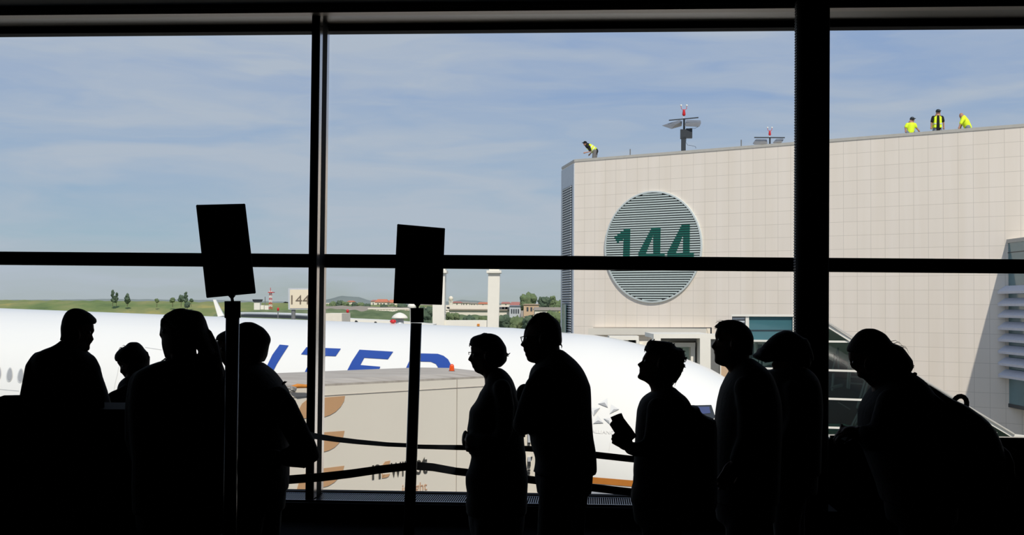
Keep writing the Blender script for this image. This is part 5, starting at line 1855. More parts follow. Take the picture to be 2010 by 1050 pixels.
    for (h_, kn, an) in lp:
        sh = MB()
        rg = []
        for t_, hw2, hh in ((-0.09, 0.025, 0.05), (-0.075, 0.036, 0.085), (-0.02, 0.042, 0.10), (0.05, 0.046, 0.075), (0.12, 0.048, 0.05), (0.17, 0.036, 0.04), (0.195, 0.015, 0.03)):
            c_ = V((an.x + fd * t_, an.y, 0.003))
            rg.append([c_ + V((0, -hw2, 0)), c_ + V((0, hw2, 0)), c_ + V((0, hw2 * 0.9, hh * 0.6)), c_ + V((0, hw2 * 0.45, hh)), c_ + V((0, -hw2 * 0.45, hh)), c_ + V((0, -hw2 * 0.9, hh * 0.6))])
        sh.loft(rg); sh.build('shoe', m_shoe, body, True)
    if glasses:
        gb = MB()
        for chain in glasses['frame']:
            for d_ in (-1, 1):
                gb.tube([U(x, y, Z + d_ * dd) for x, y, dd in chain], 0.0019 if 'r' not in glasses else glasses['r'], 6)
        br_ = glasses['bridge']
        gb.tube([U(br_[0], br_[1], Z - 0.014), U(br_[0] + fd * 0.8, br_[1] - 0.6, Z), U(br_[0], br_[1], Z + 0.014)], 0.0019, 6)
        go = gb.build('spectacles', m_wire, body, True)
    return body, so_

def fill(rows):
    k_ = max(len(r_) for r_ in rows)
    last = list(rows[0])
    out_ = []
    for r_ in rows:
        r_ = list(r_) + last[len(r_):]
        out_.append(tuple(r_)); last = r_
    return out_

# 1 ---- man behind the desk, facing right
Z = 7.05
P1 = person(120, Z, 'short-haired man standing behind the gate desk, head turned right', 1,
    [(605, 145, 153), (607, 138, 163), (611, 132, 170), (615, 128.6, 177), (620, 125.8, 182.5), (626, 123.6, 188.2), (631, 122.3, 189), (634, 122, 187.5), (637, 121.6, 184), (644, 121.2, 184), (649, 121.4, 185.7), (652, 121.8, 184), (655, 122.2, 182.3), (656.5, 122.6, 180.8), (661, 123.3, 182.5), (666, 124, 184.4), (668.5, 124, 182.5), (670, 124.2, 181), (672.5, 125, 180), (675, 126, 177.2), (679, 127, 176.2), (683, 128, 176.6), (687, 130, 175.2), (690.5, 133, 168)],
    [(636, 184), (640, 166), (650, 160), (658, 150), (664, 138), (669, 128)], m_hair, nape=668, ear=(152, 658),
    neck=[(664, 125, 160, 0.115), (680, 124, 164, 0.12), (700, 122, 165, 0.13)],
    shirt_rows=[(668, 122, 128, 0.10), (672, 117, 140, 0.13), (677, 110, 158, 0.15), (682, 100, 165, 0.18), (688, 81, 167, 0.20), (695, 72, 178, 0.22), (704, 66, 186, 0.23), (719, 64, 188, 0.24), (742, 66, 186, 0.25), (777, 72, 182, 0.24), (830, 76, 178, 0.24), (900, 72, 182, 0.25)],
    sleeves=[([(78, 708, 0), (70, 722, 0), (64, 748, -0.02), (57, 777, -0.05), (52, 800, -0.10), (70, 815, -0.22)], [0.055, 0.060, 0.056, 0.052, 0.048, 0.042]),
             ([(172, 712, 0), (178, 726, 0), (184, 746, -0.02), (194, 770, -0.05), (202, 792, -0.10), (180, 812, -0.22)], [0.055, 0.058, 0.054, 0.050, 0.046, 0.040])],
    hands=[(U(78, 815, Z - 0.25), (0.5, -1, -0.1), (0, 0, -1), 1.0, 0.4, 1), (U(172, 812, Z - 0.25), (-0.5, -1, -0.1), (0, 0, -1), 1.0, 0.4, -1)],
    shirt_mat=m_cloth, legs=[(-0.11, 0.02), (0.11, -0.02)])

# 2 ---- smaller tousled person looking down
Z = 7.9
P2 = person(262, Z, 'shorter tousle-haired person looking down between the man and the long-haired one', -1,
    [(671.4, 256, 269), (674, 251, 274), (679, 246.5, 279), (683.5, 237, 282), (690, 230.5, 287.5), (696, 226.6, 291), (703, 225.4, 293.6), (708, 227.5, 293.3), (712, 230.3, 292.8), (716, 232.8, 292.3), (721, 236, 291), (727, 235.8, 289), (731, 235.6, 288), (733, 239, 287), (736.5, 242, 285), (740.5, 244.5, 282)],
    [(709, 229), (712, 244), (722, 262), (732, 272)], m_hairb, hw=0.145, hair_w=0.175, nape=738, ear=(266, 716),
    neck=[(730, 248, 280, 0.10), (750, 248, 284, 0.11)],
    shirt_rows=[(738, 250, 280, 0.12), (742, 245, 284, 0.18), (747, 239, 290, 0.26), (754, 236.5, 298, 0.33), (763, 235, 303, 0.36), (780, 233, 305, 0.37), (820, 231, 306, 0.34), (860, 230, 306, 0.32), (905, 229, 307, 0.34)],
    sleeves=[([(250, 766, -0.15), (238, 774, -0.18), (222, 780, -0.20), (205, 800, -0.24)], [0.042, 0.042, 0.040, 0.034]), ([(262, 766, 0.15), (252, 800, 0.18), (235, 820, 0.1)], [0.05, 0.045, 0.036])],
    hands=[(U(202, 804, Z - 0.24), (-0.7, -0.2, -0.7), (0, 0, -1), 0.85, 0.5, 1)],
    wisps=[([(240, 683), (236, 682), (233, 686)], 0.004), ([(246, 680), (243, 677.5), (239, 680)], 0.003), ([(287, 690), (290, 692), (292, 697)], 0.004), ([(291, 697), (294, 701), (292.5, 706)], 0.003)], shirt_mat=m_cloth3)

# 3 ---- long haired person, seen from behind
Z = 5.4
P3 = person(355, Z, 'long-haired person with their back half turned, facing left beside the tilted sign post', -1,
    [(605.3, 349, 361), (607, 342, 368), (610, 335.5, 385), (614, 329, 390), (618, 323.5, 392), (623, 319, 394), (628, 315.5, 396), (645, 314.3, 398), (652, 313.5, 398), (657.5, 312.5, 398), (661, 314.5, 398), (665, 317.3, 398), (674, 317.3, 397), (682, 318.4, 390), (692, 321, 390), (701.5, 324, 394), (708, 330, 392)],
    [(622, 320), (628, 328), (640, 338), (655, 348), (675, 352), (700, 352)], m_hairb, hw=0.150, hair_w=0.185, nape=745, eye_y=650, crown_in=5,
    neck=[(695, 334, 380, 0.12), (725, 334, 382, 0.13)],
    hair_abs=True, hair_rows=[(605.3, 349, 361), (607, 342, 368), (609, 338, 381), (610.5, 335.5, 390), (614, 329, 395.5), (618, 323.5, 398.5), (623, 319.5, 401), (628, 326, 403.4), (640, 338, 406.5), (652, 346, 411), (662, 350, 415.5), (672, 352, 420.2), (682, 354, 425), (684, 391, 426), (696, 391, 431), (698, 352, 432), (705, 350, 433.6), (712, 350, 435.5), (727, 352, 441.5), (745, 376, 445)],
    hair_extra=[([(408, 655, 0.0), (414, 680, 0.0), (420, 710, -0.02), (424, 740, -0.05), (426, 780, -0.09)], [0.020, 0.034, 0.036, 0.036, 0.02]),
                
                ([(338, 700, -0.02), (329, 705, -0.03), (322, 707.6, -0.03)], [0.018, 0.008, 0.003])],
    shirt_rows=[(704, 336, 384, 0.13), (708, 318, 392, 0.16), (712, 306, 398, 0.18), (717, 292.5, 410, 0.21), (724, 278, 426, 0.24), (732, 268, 442, 0.26), (745, 261, 454, 0.27), (760, 257, 459, 0.28), (800, 254, 461, 0.29), (850, 257, 457, 0.28), (900, 262, 452, 0.28), (960, 262, 456, 0.32), (1005, 264, 456, 0.34)],
    sleeves=[([(278, 752, 0), (270, 800, 0), (268, 860, 0.02), (285, 930, 0.10)], [0.058, 0.056, 0.052, 0.04]), ([(442, 758, 0), (448, 810, 0), (448, 860, 0.02), (430, 930, 0.10)], [0.055, 0.054, 0.050, 0.04])],
    hands=[(U(288, 940, Z + 0.10), (0.1, 0.2, -1), (1, 0, 0), 1.0, 0.5, 1), (U(428, 940, Z + 0.10), (-0.1, 0.2, -1), (-1, 0, 0), 1.0, 0.5, -1)],
    wisps=[([(324, 704), (320, 707), (316.5, 708)], 0.004), ([(428, 685), (432, 694), (434, 706)], 0.004), ([(424, 676), (427.5, 682), (428, 688)], 0.003)], shirt_mat=m_cloth2, shirt_name='jacket')

# 4 ---- man behind the tilted sign post, bent arm
Z = 5.75
P4 = person(480, Z, 'man seen behind the tilted sign post, facing left with one elbow bent back', -1,
    [(632, 480, 494), (634.5, 473, 501.4), (638, 466, 508), (643, 457, 516.7), (648, 445, 521.5), (652.8, 434.4, 525.5), (658, 427, 529), (664, 424, 531.3), (669, 425.2, 531.4), (675, 427.3, 529), (678, 428.3, 528), (685.5, 428.3, 526.3), (692, 429.6, 525), (699, 431.6, 523.3), (708, 434.4, 518), (717.5, 441, 515), (724, 449, 514)],
    [(668, 425), (671, 445), (682, 466), (695, 488), (706, 502)], m_hair, hw=0.158, hair_w=0.178, nape=711, ear=(486, 684),
    neck=[(705, 462, 514, 0.13), (740, 458, 512, 0.14)],
    shirt_rows=[(711, 470, 515, 0.14), (714, 460, 518, 0.20), (720, 450, 525, 0.30), (730, 441, 536.5, 0.38), (740, 436, 544.5, 0.42), (751, 432, 552.5, 0.44), (760, 430, 559, 0.45), (771, 428, 566, 0.45), (800, 424, 568, 0.44), (850, 424, 566, 0.40), (900, 428, 566, 0.40), (930, 430, 566, 0.40), (962, 432, 564, 0.40)],
    sleeves=[([(545, 782, -0.20), (558, 800, -0.22), (577, 838, -0.24), (600, 882, -0.26), (607, 892, -0.25), (596, 897, -0.24), (565, 897, -0.22)], [0.058, 0.060, 0.058, 0.054, 0.052, 0.052, 0.045]), ([(450, 770, 0.20), (445, 830, 0.20), (440, 880, 0.14), (425, 900, 0.0)], [0.06, 0.055, 0.048, 0.04])],
    hands=[(U(556, 897, Z - 0.22), (-1, 0.1, -0.15), (0, 1, 0), 1.0, 0.5, 1)],
    wisps=[([(430, 660), (425, 664), (423.5, 669)], 0.005), ([(428, 664), (425.5, 668), (426, 671)], 0.004), ([(478, 634), (474, 635), (470, 637)], 0.003)], shirt_mat=m_cloth3, shirt_name='jacket')
b = MB(); b.prism([U(553, 752, Z - 0.1), U(557.5, 748.4, Z - 0.1), U(562.5, 749.6, Z - 0.1), U(559.5, 752.2, Z - 0.1), U(554, 756, Z - 0.1)], V((0, 0.02, 0))); b.build('collar_tab', m_cloth2, P4[0])

# 5 ---- woman with glasses and short hair
Z = 6.9
P5 = person(965, Z, 'woman with glasses and short rounded hair, arms folded, left one of the couple', -1,
    [(654.3, 952, 964), (656.5, 941, 973), (660.6, 928.6, 980), (666, 923.2, 985), (673, 921.7, 989.5), (679, 921.8, 993), (682, 924.2, 994), (690, 924.5, 994.9), (694, 924.0, 995), (697, 922.8, 995.4), (701, 920.3, 995.3), (705.7, 918.3, 995), (708.4, 920.2, 994.4), (709.6, 924.2, 993.6), (713.6, 924.6, 990.3), (716.3, 926.9, 987.7), (719.4, 926.3, 984), (724, 930, 980.5), (729, 932, 978), (732.6, 937.7, 977), (734.2, 943, 976), (738, 948.5, 976)],
    [(679, 922), (683, 936), (692, 949), (705, 956), (716, 964)], m_hair, hw=0.150, hair_w=0.185, nape=720.5, ear=(957, 700),
    neck=[(728, 944, 980, 0.105), (742, 951, 984, 0.11), (756, 952, 990, 0.12)],
    shirt_rows=[(722, 966, 983, 0.10), (727, 961, 991, 0.15), (733, 957, 997.2, 0.20), (743, 954.8, 1005, 0.28), (750, 953.6, 1008.3, 0.31), (759.5, 949.5, 1011.5, 0.34), (770, 942, 1015, 0.36), (786, 935.5, 1020, 0.37), (800, 924.5, 1023, 0.37), (807, 921.2, 1024.5, 0.37), (826, 920, 1026, 0.35), (841, 917, 1027, 0.34), (870, 919, 1029, 0.34), (884, 921, 1031, 0.35), (896, 925.4, 1032.5, 0.36), (905, 923.8, 1032, 0.36), (919, 920.3, 1034, 0.37), (932, 914, 1036, 0.38), (950, 914, 1036, 0.38), (968, 917, 1035, 0.37), (985, 914, 1035, 0.36), (1010, 916, 1033, 0.35)],
    sleeves=[([(985, 762, -0.17), (992, 800, -0.19), (990, 845, -0.20), (978, 866, -0.20), (950, 868, -0.18), (928, 862, -0.12)], [0.052, 0.052, 0.050, 0.048, 0.044, 0.040]), ([(985, 762, 0.17), (992, 800, 0.19), (985, 850, 0.18), (950, 858, 0.1), (925, 866, 0.0)], [0.052, 0.052, 0.048, 0.044, 0.042])],
    hands=[(U(921, 864, Z - 0.10), (-0.25, 0.97, 0.0), (0.9, 0.2, 0.1), 0.85, 0.7, 1), (U(921, 868, Z + 0.02), (-0.2, -0.97, -0.1), (0.9, -0.2, 0.1), 0.85, 0.6, -1)],
    wisps=[([(994, 694.5), (997.5, 695.8), (1001.2, 693)], 0.0075), ([(993, 697), (997, 699), (999, 698)], 0.005), ([(922.5, 674), (921.4, 679), (922.4, 681)], 0.004), ([(944, 657), (950, 653.8), (956, 654)], 0.004)],
    glasses={'frame': [[(920.0, 691.2, 0.032), (920.3, 695.8, 0.032)], [(920.0, 691.2, 0.062), (920.5, 695.8, 0.058)], [(920.0, 691.2, 0.012), (920.0, 691.2, 0.062), (927, 691.5, 0.072), (955, 694, 0.078)], [(920.4, 696.0, 0.014), (920.5, 696.0, 0.058)]], 'bridge': (921, 692)}, shirt_mat=m_cloth, shirt_name='jacket')
b = MB(); b.ell(U(913.5, 863, Z - 0.02), (0.020, 0.055, 0.052), 14, 10); o = b.build('purse', m_bag, None, True); tag(o, 'small black purse held against the waist of the woman with glasses', 'purse')

# 6 ---- balding man with glasses
Z = 5.8
P6 = person(1065, Z, 'balding man with glasses and untucked shirt, right one of the couple', -1,
    [(613, 1058, 1071), (616, 1051.5, 1078.5), (622, 1045, 1087), (631, 1036.8, 1096.7), (643, 1031, 1101.7), (653, 1028.1, 1102.3), (659.4, 1027.3, 1102.6), (666, 1027.2, 1103.3), (671.8, 1024.9, 1102.8), (676, 1021.1, 1101.3), (678.8, 1022, 1101), (680.6, 1027, 1101), (682.5, 1028, 1101.4), (685.4, 1027, 1102), (690, 1028.4, 1103), (692, 1031.5, 1103), (694.6, 1029.8, 1103), (698, 1031.5, 1103), (701, 1033.5, 1102), (706, 1034.1, 1101), (710, 1038.3, 1100), (712.4, 1046, 1098)],
    [(613, 1058), (622, 1052), (632, 1058), (645, 1070), (660, 1076), (672, 1082)], m_hair, hw=0.158, hair_w=0.170, nape=678, eye_y=664, ear=(1066, 668), crown_in=2.2, back_in=3,
    neck=[(690, 1056, 1102, 0.135), (712, 1052, 1110, 0.15), (730, 1052, 1118, 0.16)],
    shirt_rows=[(686, 1092, 1104, 0.10), (690, 1082, 1109, 0.14), (697, 1070, 1118, 0.20), (706.5, 1060, 1129.5, 0.28), (713, 1053, 1135, 0.34), (719.5, 1045, 1141, 0.38), (729.4, 1040, 1147, 0.42), (740, 1038, 1152, 0.44), (758, 1036, 1159, 0.46), (780, 1034, 1160.2, 0.46), (804.6, 1034, 1160.6, 0.44), (843.7, 1038, 1163, 0.43), (855, 1040, 1164, 0.43), (863, 1040.5, 1165, 0.43), (872.5, 1042, 1167, 0.43), (887, 1046.6, 1169.4, 0.43), (898, 1051, 1170.3, 0.43), (914, 1050, 1171, 0.43), (927.6, 1046.5, 1171.2, 0.43), (928.6, 1046.5, 1167, 0.40)],
    sleeves=[([(1068, 742, -0.20), (1054, 762, -0.22), (1041, 795, -0.23), (1030, 828, -0.22), (1027, 834, -0.20), (1030, 832, -0.05)], [0.058, 0.060, 0.056, 0.052, 0.050, 0.042]), ([(1075, 745, 0.20), (1060, 790, 0.22), (1052, 826, 0.16), (1042, 832, 0.05)], [0.06, 0.055, 0.05, 0.042])],
    hands=[(U(1031, 833, Z - 0.02), (0.25, 0.97, -0.05), (0.5, 0.0, -0.6), 0.95, 0.6, 1)],
    wisps=[([(1070, 616), (1075, 614.5), (1079, 616.5)], 0.005), ([(1045, 622), (1044, 619), (1048, 617)], 0.003), ([(1101, 676), (1103, 680), (1102, 684)], 0.004)],
    glasses={'r': 0.0022, 'frame': [[(1022.2, 662.2, 0.012), (1022.0, 661.8, 0.055), (1029, 660.2, 0.070), (1066, 662, 0.080)], [(1022.2, 662.2, 0.034), (1025.2, 673.0, 0.034)], [(1022.2, 662.2, 0.056), (1025.2, 672.5, 0.052)], [(1025.2, 673.0, 0.016), (1025.2, 673.0, 0.052)], [(1022.2, 662.2, 0.014), (1025.2, 672.5, 0.016)]], 'bridge': (1025, 664)}, shirt_mat=m_cloth, leg_x=-0.02)
# rounded bag between the couple
b = MB(); b.ell(U(1029.5, 774, 6.05), (0.042, 0.03, 0.052), 18, 12); sb3 = b.build('round_bag', m_bag, None, True); tag(sb3, 'small rounded dark bag top showing between the backs of the couple', 'bag')

# 7 ---- curly-haired woman looking up
Z = 6.3
cur = []
rnd = random.Random(11)
for (x, y) in ((1268, 686), (1271, 676), (1276, 668), (1283, 668.5), (1293, 671), (1303, 672), (1312, 671.5), (1322, 675.5), (1329, 682), (1337, 684.5), (1342, 689), (1342.5, 697), (1346, 702), (1343, 708), (1342, 715), (1342.5, 719), (1339, 726), (1336, 733), (1331, 741), (1325, 748), (1320, 754)):
    for k_ in range(4):
        a_ = math.atan2(y - 715, x - 1303) + (rnd.random() - 0.5) * 1.5
        l_ = 2.0 + rnd.random() * 3.2
        x0, y0 = x - math.cos(a_) * 3, y - math.sin(a_) * 3
        cur.append(([(x0, y0), (x0 + math.cos(a_) * l_ * 0.7, y0 + math.sin(a_) * l_ * 0.7), (x0 + math.cos(a_ + 0.6) * (l_ + 1.2), y0 + math.sin(a_ + 0.6) * (l_ + 1.2))], 0.0045))
cur += [([(1342, 702), (1346.5, 704), (1348.3, 700.5)], 0.007), ([(1344, 703), (1346.5, 706), (1345.8, 709.8)], 0.007), ([(1340, 716), (1343.5, 717), (1343, 721)], 0.008),
        ([(1326, 748), (1322, 753), (1319, 758)], 0.004), ([(1330, 744), (1326, 752), (1324, 759)], 0.0025), ([(1268, 680), (1265.5, 686), (1265, 691)], 0.005), ([(1320, 752), (1319.5, 757), (1322, 761)], 0.003)]
P7 = person(1300, Z, 'curly-haired woman with chin raised, holding a booklet', -1,
    [(668.0, 1275, 1282), (670, 1271.5, 1312), (674, 1269.5, 1321), (681.5, 1266.5, 1328), (687.5, 1265.6, 1341), (692, 1267.6, 1341.5), (697, 1264.6, 1342.5), (703.3, 1261, 1344.5), (709.0, 1260, 1342.7), (710.2, 1257.8, 1342.3), (712, 1254.5, 1341.5), (714.6, 1251, 1342), (717.5, 1251.8, 1343.6), (720, 1254, 1342.6), (722, 1255.4, 1341.8), (727.5, 1254.8, 1339.5), (729.5, 1255.2, 1338.2), (734, 1254.4, 1336.5), (737.5, 1251.2, 1335), (741.5, 1251.6, 1332), (744.6, 1255.2, 1329), (748.6, 1265, 1325), (753, 1271, 1321.5)],
    [(690, 1266.5), (696, 1281), (710, 1291), (730, 1302), (745, 1308)], m_hair, hw=0.150, hair_w=0.190, nape=751, ear=(1297, 714), wisps=cur,
    neck=[(745, 1268, 1320, 0.105), (755, 1273.4, 1319.6, 0.11), (763, 1277.6, 1320, 0.12), (775, 1278, 1326, 0.13)],
    shirt_rows=[(759, 1300, 1323.5, 0.12), (764, 1288, 1328, 0.18), (769, 1279, 1333, 0.24), (774, 1271, 1341, 0.30), (780, 1262.5, 1347.5, 0.34), (786.7, 1258, 1352, 0.37), (795, 1254.5, 1356, 0.38), (806, 1251, 1360, 0.39), (829, 1249, 1364, 0.38), (845, 1247.5, 1366, 0.37), (870, 1247, 1367, 0.36), (901, 1245.5, 1368, 0.36), (924, 1243.5, 1368, 0.36), (946.7, 1244.6, 1368, 0.37), (958, 1240, 1368, 0.38), (988, 1238, 1368, 0.37)],
    sleeves=[([(1290, 800, -0.18), (1286, 840, -0.20), (1278, 874, -0.21), (1268, 880, -0.21), (1250, 882, -0.18), (1238, 880, -0.155)], [0.052, 0.050, 0.047, 0.044, 0.038, 0.034]), ([(1300, 800, 0.18), (1296, 850, 0.18), (1280, 876, 0.1), (1262, 874, 0.0)], [0.05, 0.048, 0.044, 0.038])],
    shirt_mat=m_cloth2, shirt_name='jacket',
    hair_extra=[([(1334, 690, 0), (1340, 694, 0)], [0.022, 0.012]), ([(1335, 700, 0), (1342, 703, 0), (1346, 702, 0)], [0.022, 0.014, 0.006]), ([(1334, 716, 0), (1340, 718, 0)], [0.02, 0.010]), ([(1330, 727, 0), (1336, 726, 0)], [0.018, 0.008]), ([(1278, 676, 0), (1280, 671, 0)], [0.018, 0.010]), ([(1312, 677, 0), (1317, 675, 0)], [0.018, 0.01])],
    hands=[(U(1240, 878, Z - 0.150), (-0.80, 0.0, 0.42), (0.05, -1, 0.0), 0.80, 0.75, 1)])
b = MB()
zb7 = Z - 0.175
b.prism([U(x, y, zb7) for x, y in [(1198.6, 819.2), (1206, 816), (1213.5, 812.8), (1216, 812.0), (1220.3, 811.0), (1224.5, 820.5), (1232, 830.5), (1239.5, 840), (1250, 856), (1232, 872), (1222, 870), (1214, 860.6), (1205, 847), (1197.2, 834.6), (1198, 831), (1201.8, 826.5)]], V((0, 0.012, 0)))
bk = thing('booklet', U(1220, 850, zb7), 'dark booklet held up by the curly-haired woman', 'booklet')
b.build('pages', m_card, bk)
b = MB(); b.prism([U(x, y, zb7 - 0.003) for x, y in [(1204.5, 818.5), (1219.5, 813), (1248, 856), (1231, 868)]], V((0, 0.002, 0))); b.build('cover', m_cloth3, bk)
# backpack of the curly-haired woman
bp = thing('shoulder_bag', U(1380, 930, Z), 'dark slanting shoulder bag behind the curly-haired woman', 'bag')
b = MB(); rows_loft(b, [(796.5, 1357, 1368, 0.10), (799, 1356, 1371, 0.16), (803, 1356, 1372, 0.20), (808, 1357, 1374, 0.24), (817, 1360, 1388, 0.26), (822, 1361, 1402, 0.28), (840, 1362, 1405, 0.28), (900, 1363, 1405, 0.28), (985, 1362, 1405, 0.28), (1000, 1364, 1402, 0.2)], Z - 0.02, 3, 24, 0.85); b.build('bag_body', m_bag, bp, True)
b = MB(); b.tube([U(1352, 812, Z - 0.1), U(1340, 790, Z - 0.15), U(1325, 775, Z - 0.1), U(1310, 768, Z)], 0.012, 8); b.build('strap', m_bag, bp, True)

# 8 ---- man facing left beside the column
Z = 6.62
P8 = person(1440, Z, 'short-haired man in profile with a loose fringe, left of the person in a cap', -1,
    [(627.5, 1428, 1440), (629.5, 1418, 1449), (632, 1411.5, 1456.8), (636, 1407.5, 1462), (641.6, 1404.5, 1468.5), (646, 1407, 1472), (651, 1405.2, 1475), (656, 1403.5, 1476.8), (661, 1403.4, 1478.6), (665, 1404.3, 1479), (668.5, 1404, 1479), (674, 1400, 1478.3), (679.4, 1396, 1477.4), (681.5, 1396, 1477), (683.6, 1397.8, 1477), (685.8, 1400.5, 1476.8), (689, 1401.4, 1476.4), (693, 1401.2, 1476.2), (695, 1402.8, 1476), (697.5, 1402.4, 1476), (701, 1402.8, 1475.7), (706.6, 1402.4, 1475.4), (710, 1402.8, 1475.4), (713, 1405, 1475), (716.5, 1412, 1475), (719, 1419, 1475)],
    [(644, 1405.5), (648, 1412), (660, 1426), (675, 1434), (690, 1442), (698, 1452)], m_hair, hw=0.150, hair_w=0.164, nape=697, ear=(1440, 676),
    neck=[(705, 1412, 1475, 0.12), (718, 1422, 1475.5, 0.12), (726.5, 1429.6, 1476, 0.12), (740, 1433, 1478, 0.13)],
    shirt_rows=[(703, 1455, 1477.5, 0.12), (708, 1446, 1484, 0.18), (714, 1440, 1492, 0.26), (722, 1436, 1502, 0.34), (731, 1433, 1510, 0.40), (738, 1428.5, 1514, 0.42), (745.7, 1424, 1518, 0.43), (763, 1415.8, 1524, 0.45), (785.7, 1410, 1530, 0.46), (808.6, 1406.4, 1532, 0.46), (850, 1402, 1532, 0.44), (900, 1400, 1530, 0.42), (950, 1400, 1528, 0.42), (985, 1400, 1526, 0.42)],
    sleeves=[([(1462, 760, -0.2), (1468, 810, -0.22), (1466, 860, -0.22), (1448, 900, -0.22)], [0.058, 0.055, 0.05, 0.042]), ([(1462, 760, 0.2), (1468, 810, 0.22), (1466, 860, 0.22), (1448, 900, 0.22)], [0.058, 0.055, 0.05, 0.042])],
    hands=[(U(1444, 908, Z - 0.22), (-0.5, 0, -0.8), (0, 1, 0), 1.0, 0.5, 1)],
    wisps=[([(1412, 636), (1406, 638.5), (1402, 642)], 0.0055), ([(1410, 637.5), (1405, 641), (1403.2, 645)], 0.005), ([(1409, 640), (1405.5, 643), (1406, 645.5)], 0.003), ([(1414, 631.5), (1408, 631.5), (1404, 634)], 0.0018), ([(1420, 629.5), (1412, 628.5), (1407, 629.5)], 0.0015)], shirt_mat=m_cloth2)
# small collar clip seen below the cap peak
# 9 ---- person in a cap
Z = 7.08
P9 = person(1560, Z, 'person in a peaked cap tilted upward, half hidden by the thick column', -1,
    [(655, 1530, 1575), (665, 1520, 1588), (680, 1518, 1594), (700, 1518, 1594), (707, 1517, 1592), (711, 1516.5, 1590), (714, 1514.5, 1588), (717, 1513.5, 1586), (720, 1516.5, 1585), (724, 1516.5, 1584), (728, 1518, 1583), (734, 1518.5, 1580), (740, 1524, 1578)],
    [(690, 1520), (694, 1545), (705, 1560), (715, 1570)], m_hair, hw=0.150, hair_w=0.160, nape=720, eye_y=707, ear=(1556, 706), crown_in=6, back_in=6,
    neck=[(730, 1534, 1580, 0.12), (755, 1538, 1584, 0.13)],
    hair_rows=[(664, 1524, 1584), (675, 1522, 1590), (690, 1530, 1592), (705, 1556, 1592), (720, 1566, 1588)],
    shirt_rows=[(722, 1528, 1584, 0.14), (728, 1505, 1592, 0.22), (736, 1500, 1600, 0.30), (748, 1496, 1606, 0.38), (765, 1492, 1610, 0.42), (800, 1490, 1612, 0.44), (860, 1494, 1610, 0.40), (930, 1496, 1608, 0.40)],
    sleeves=[([(1555, 765, -0.18), (1560, 815, -0.2), (1545, 860, -0.2), (1515, 868, -0.15)], [0.055, 0.052, 0.048, 0.042])],
    hands=[(U(1510, 868, Z - 0.14), (-0.9, 0.3, 0.1), (0, 0.3, -0.8), 0.9, 0.6, 1)], shirt_mat=m_cloth3, shirt_name='jacket')
b = MB()
rows_loft(b, [(648.2, 1538, 1547, 0.03), (650.5, 1534, 1556, 0.07), (653, 1526, 1562, 0.10), (658, 1518.5, 1570, 0.135), (663, 1512, 1577, 0.155), (669, 1506.5, 1583, 0.17), (675, 1500, 1588, 0.178), (682, 1494, 1592, 0.182), (690, 1492, 1595, 0.184), (698, 1496, 1597, 0.184), (705, 1506, 1597, 0.18), (709, 1512, 1596, 0.17)], Z, 2, 28)
cp = fuse(b, 'cap', m_cloth2, P9[0], 0.008, 1)
b = MB()
rg = []
for (x, y0, y1, w_) in ((1477.6, 697.2, 698.6, 0.02), (1481, 694.5, 702.5, 0.10), (1487.6, 690.0, 706.2, 0.14), (1489.6, 684.5, 706.8, 0.155), (1496, 681, 709.0, 0.165), (1502, 680, 711.4, 0.17), (1510, 680, 711.2, 0.17), (1518, 684, 709, 0.17)):
    c0 = U(x, y0, Z); c1 = U(x, y1, Z)
    n_ = 16
    rg.append([((c0 + c1) / 2) + V((0, math.cos(i * 2 * math.pi / n_) * w_ / 2, math.sin(i * 2 * math.pi / n_) * (c0.z - c1.z) / 2)) for i in range(n_)])
b.loft(rg); b.build('peak', m_cloth2, cp, True)

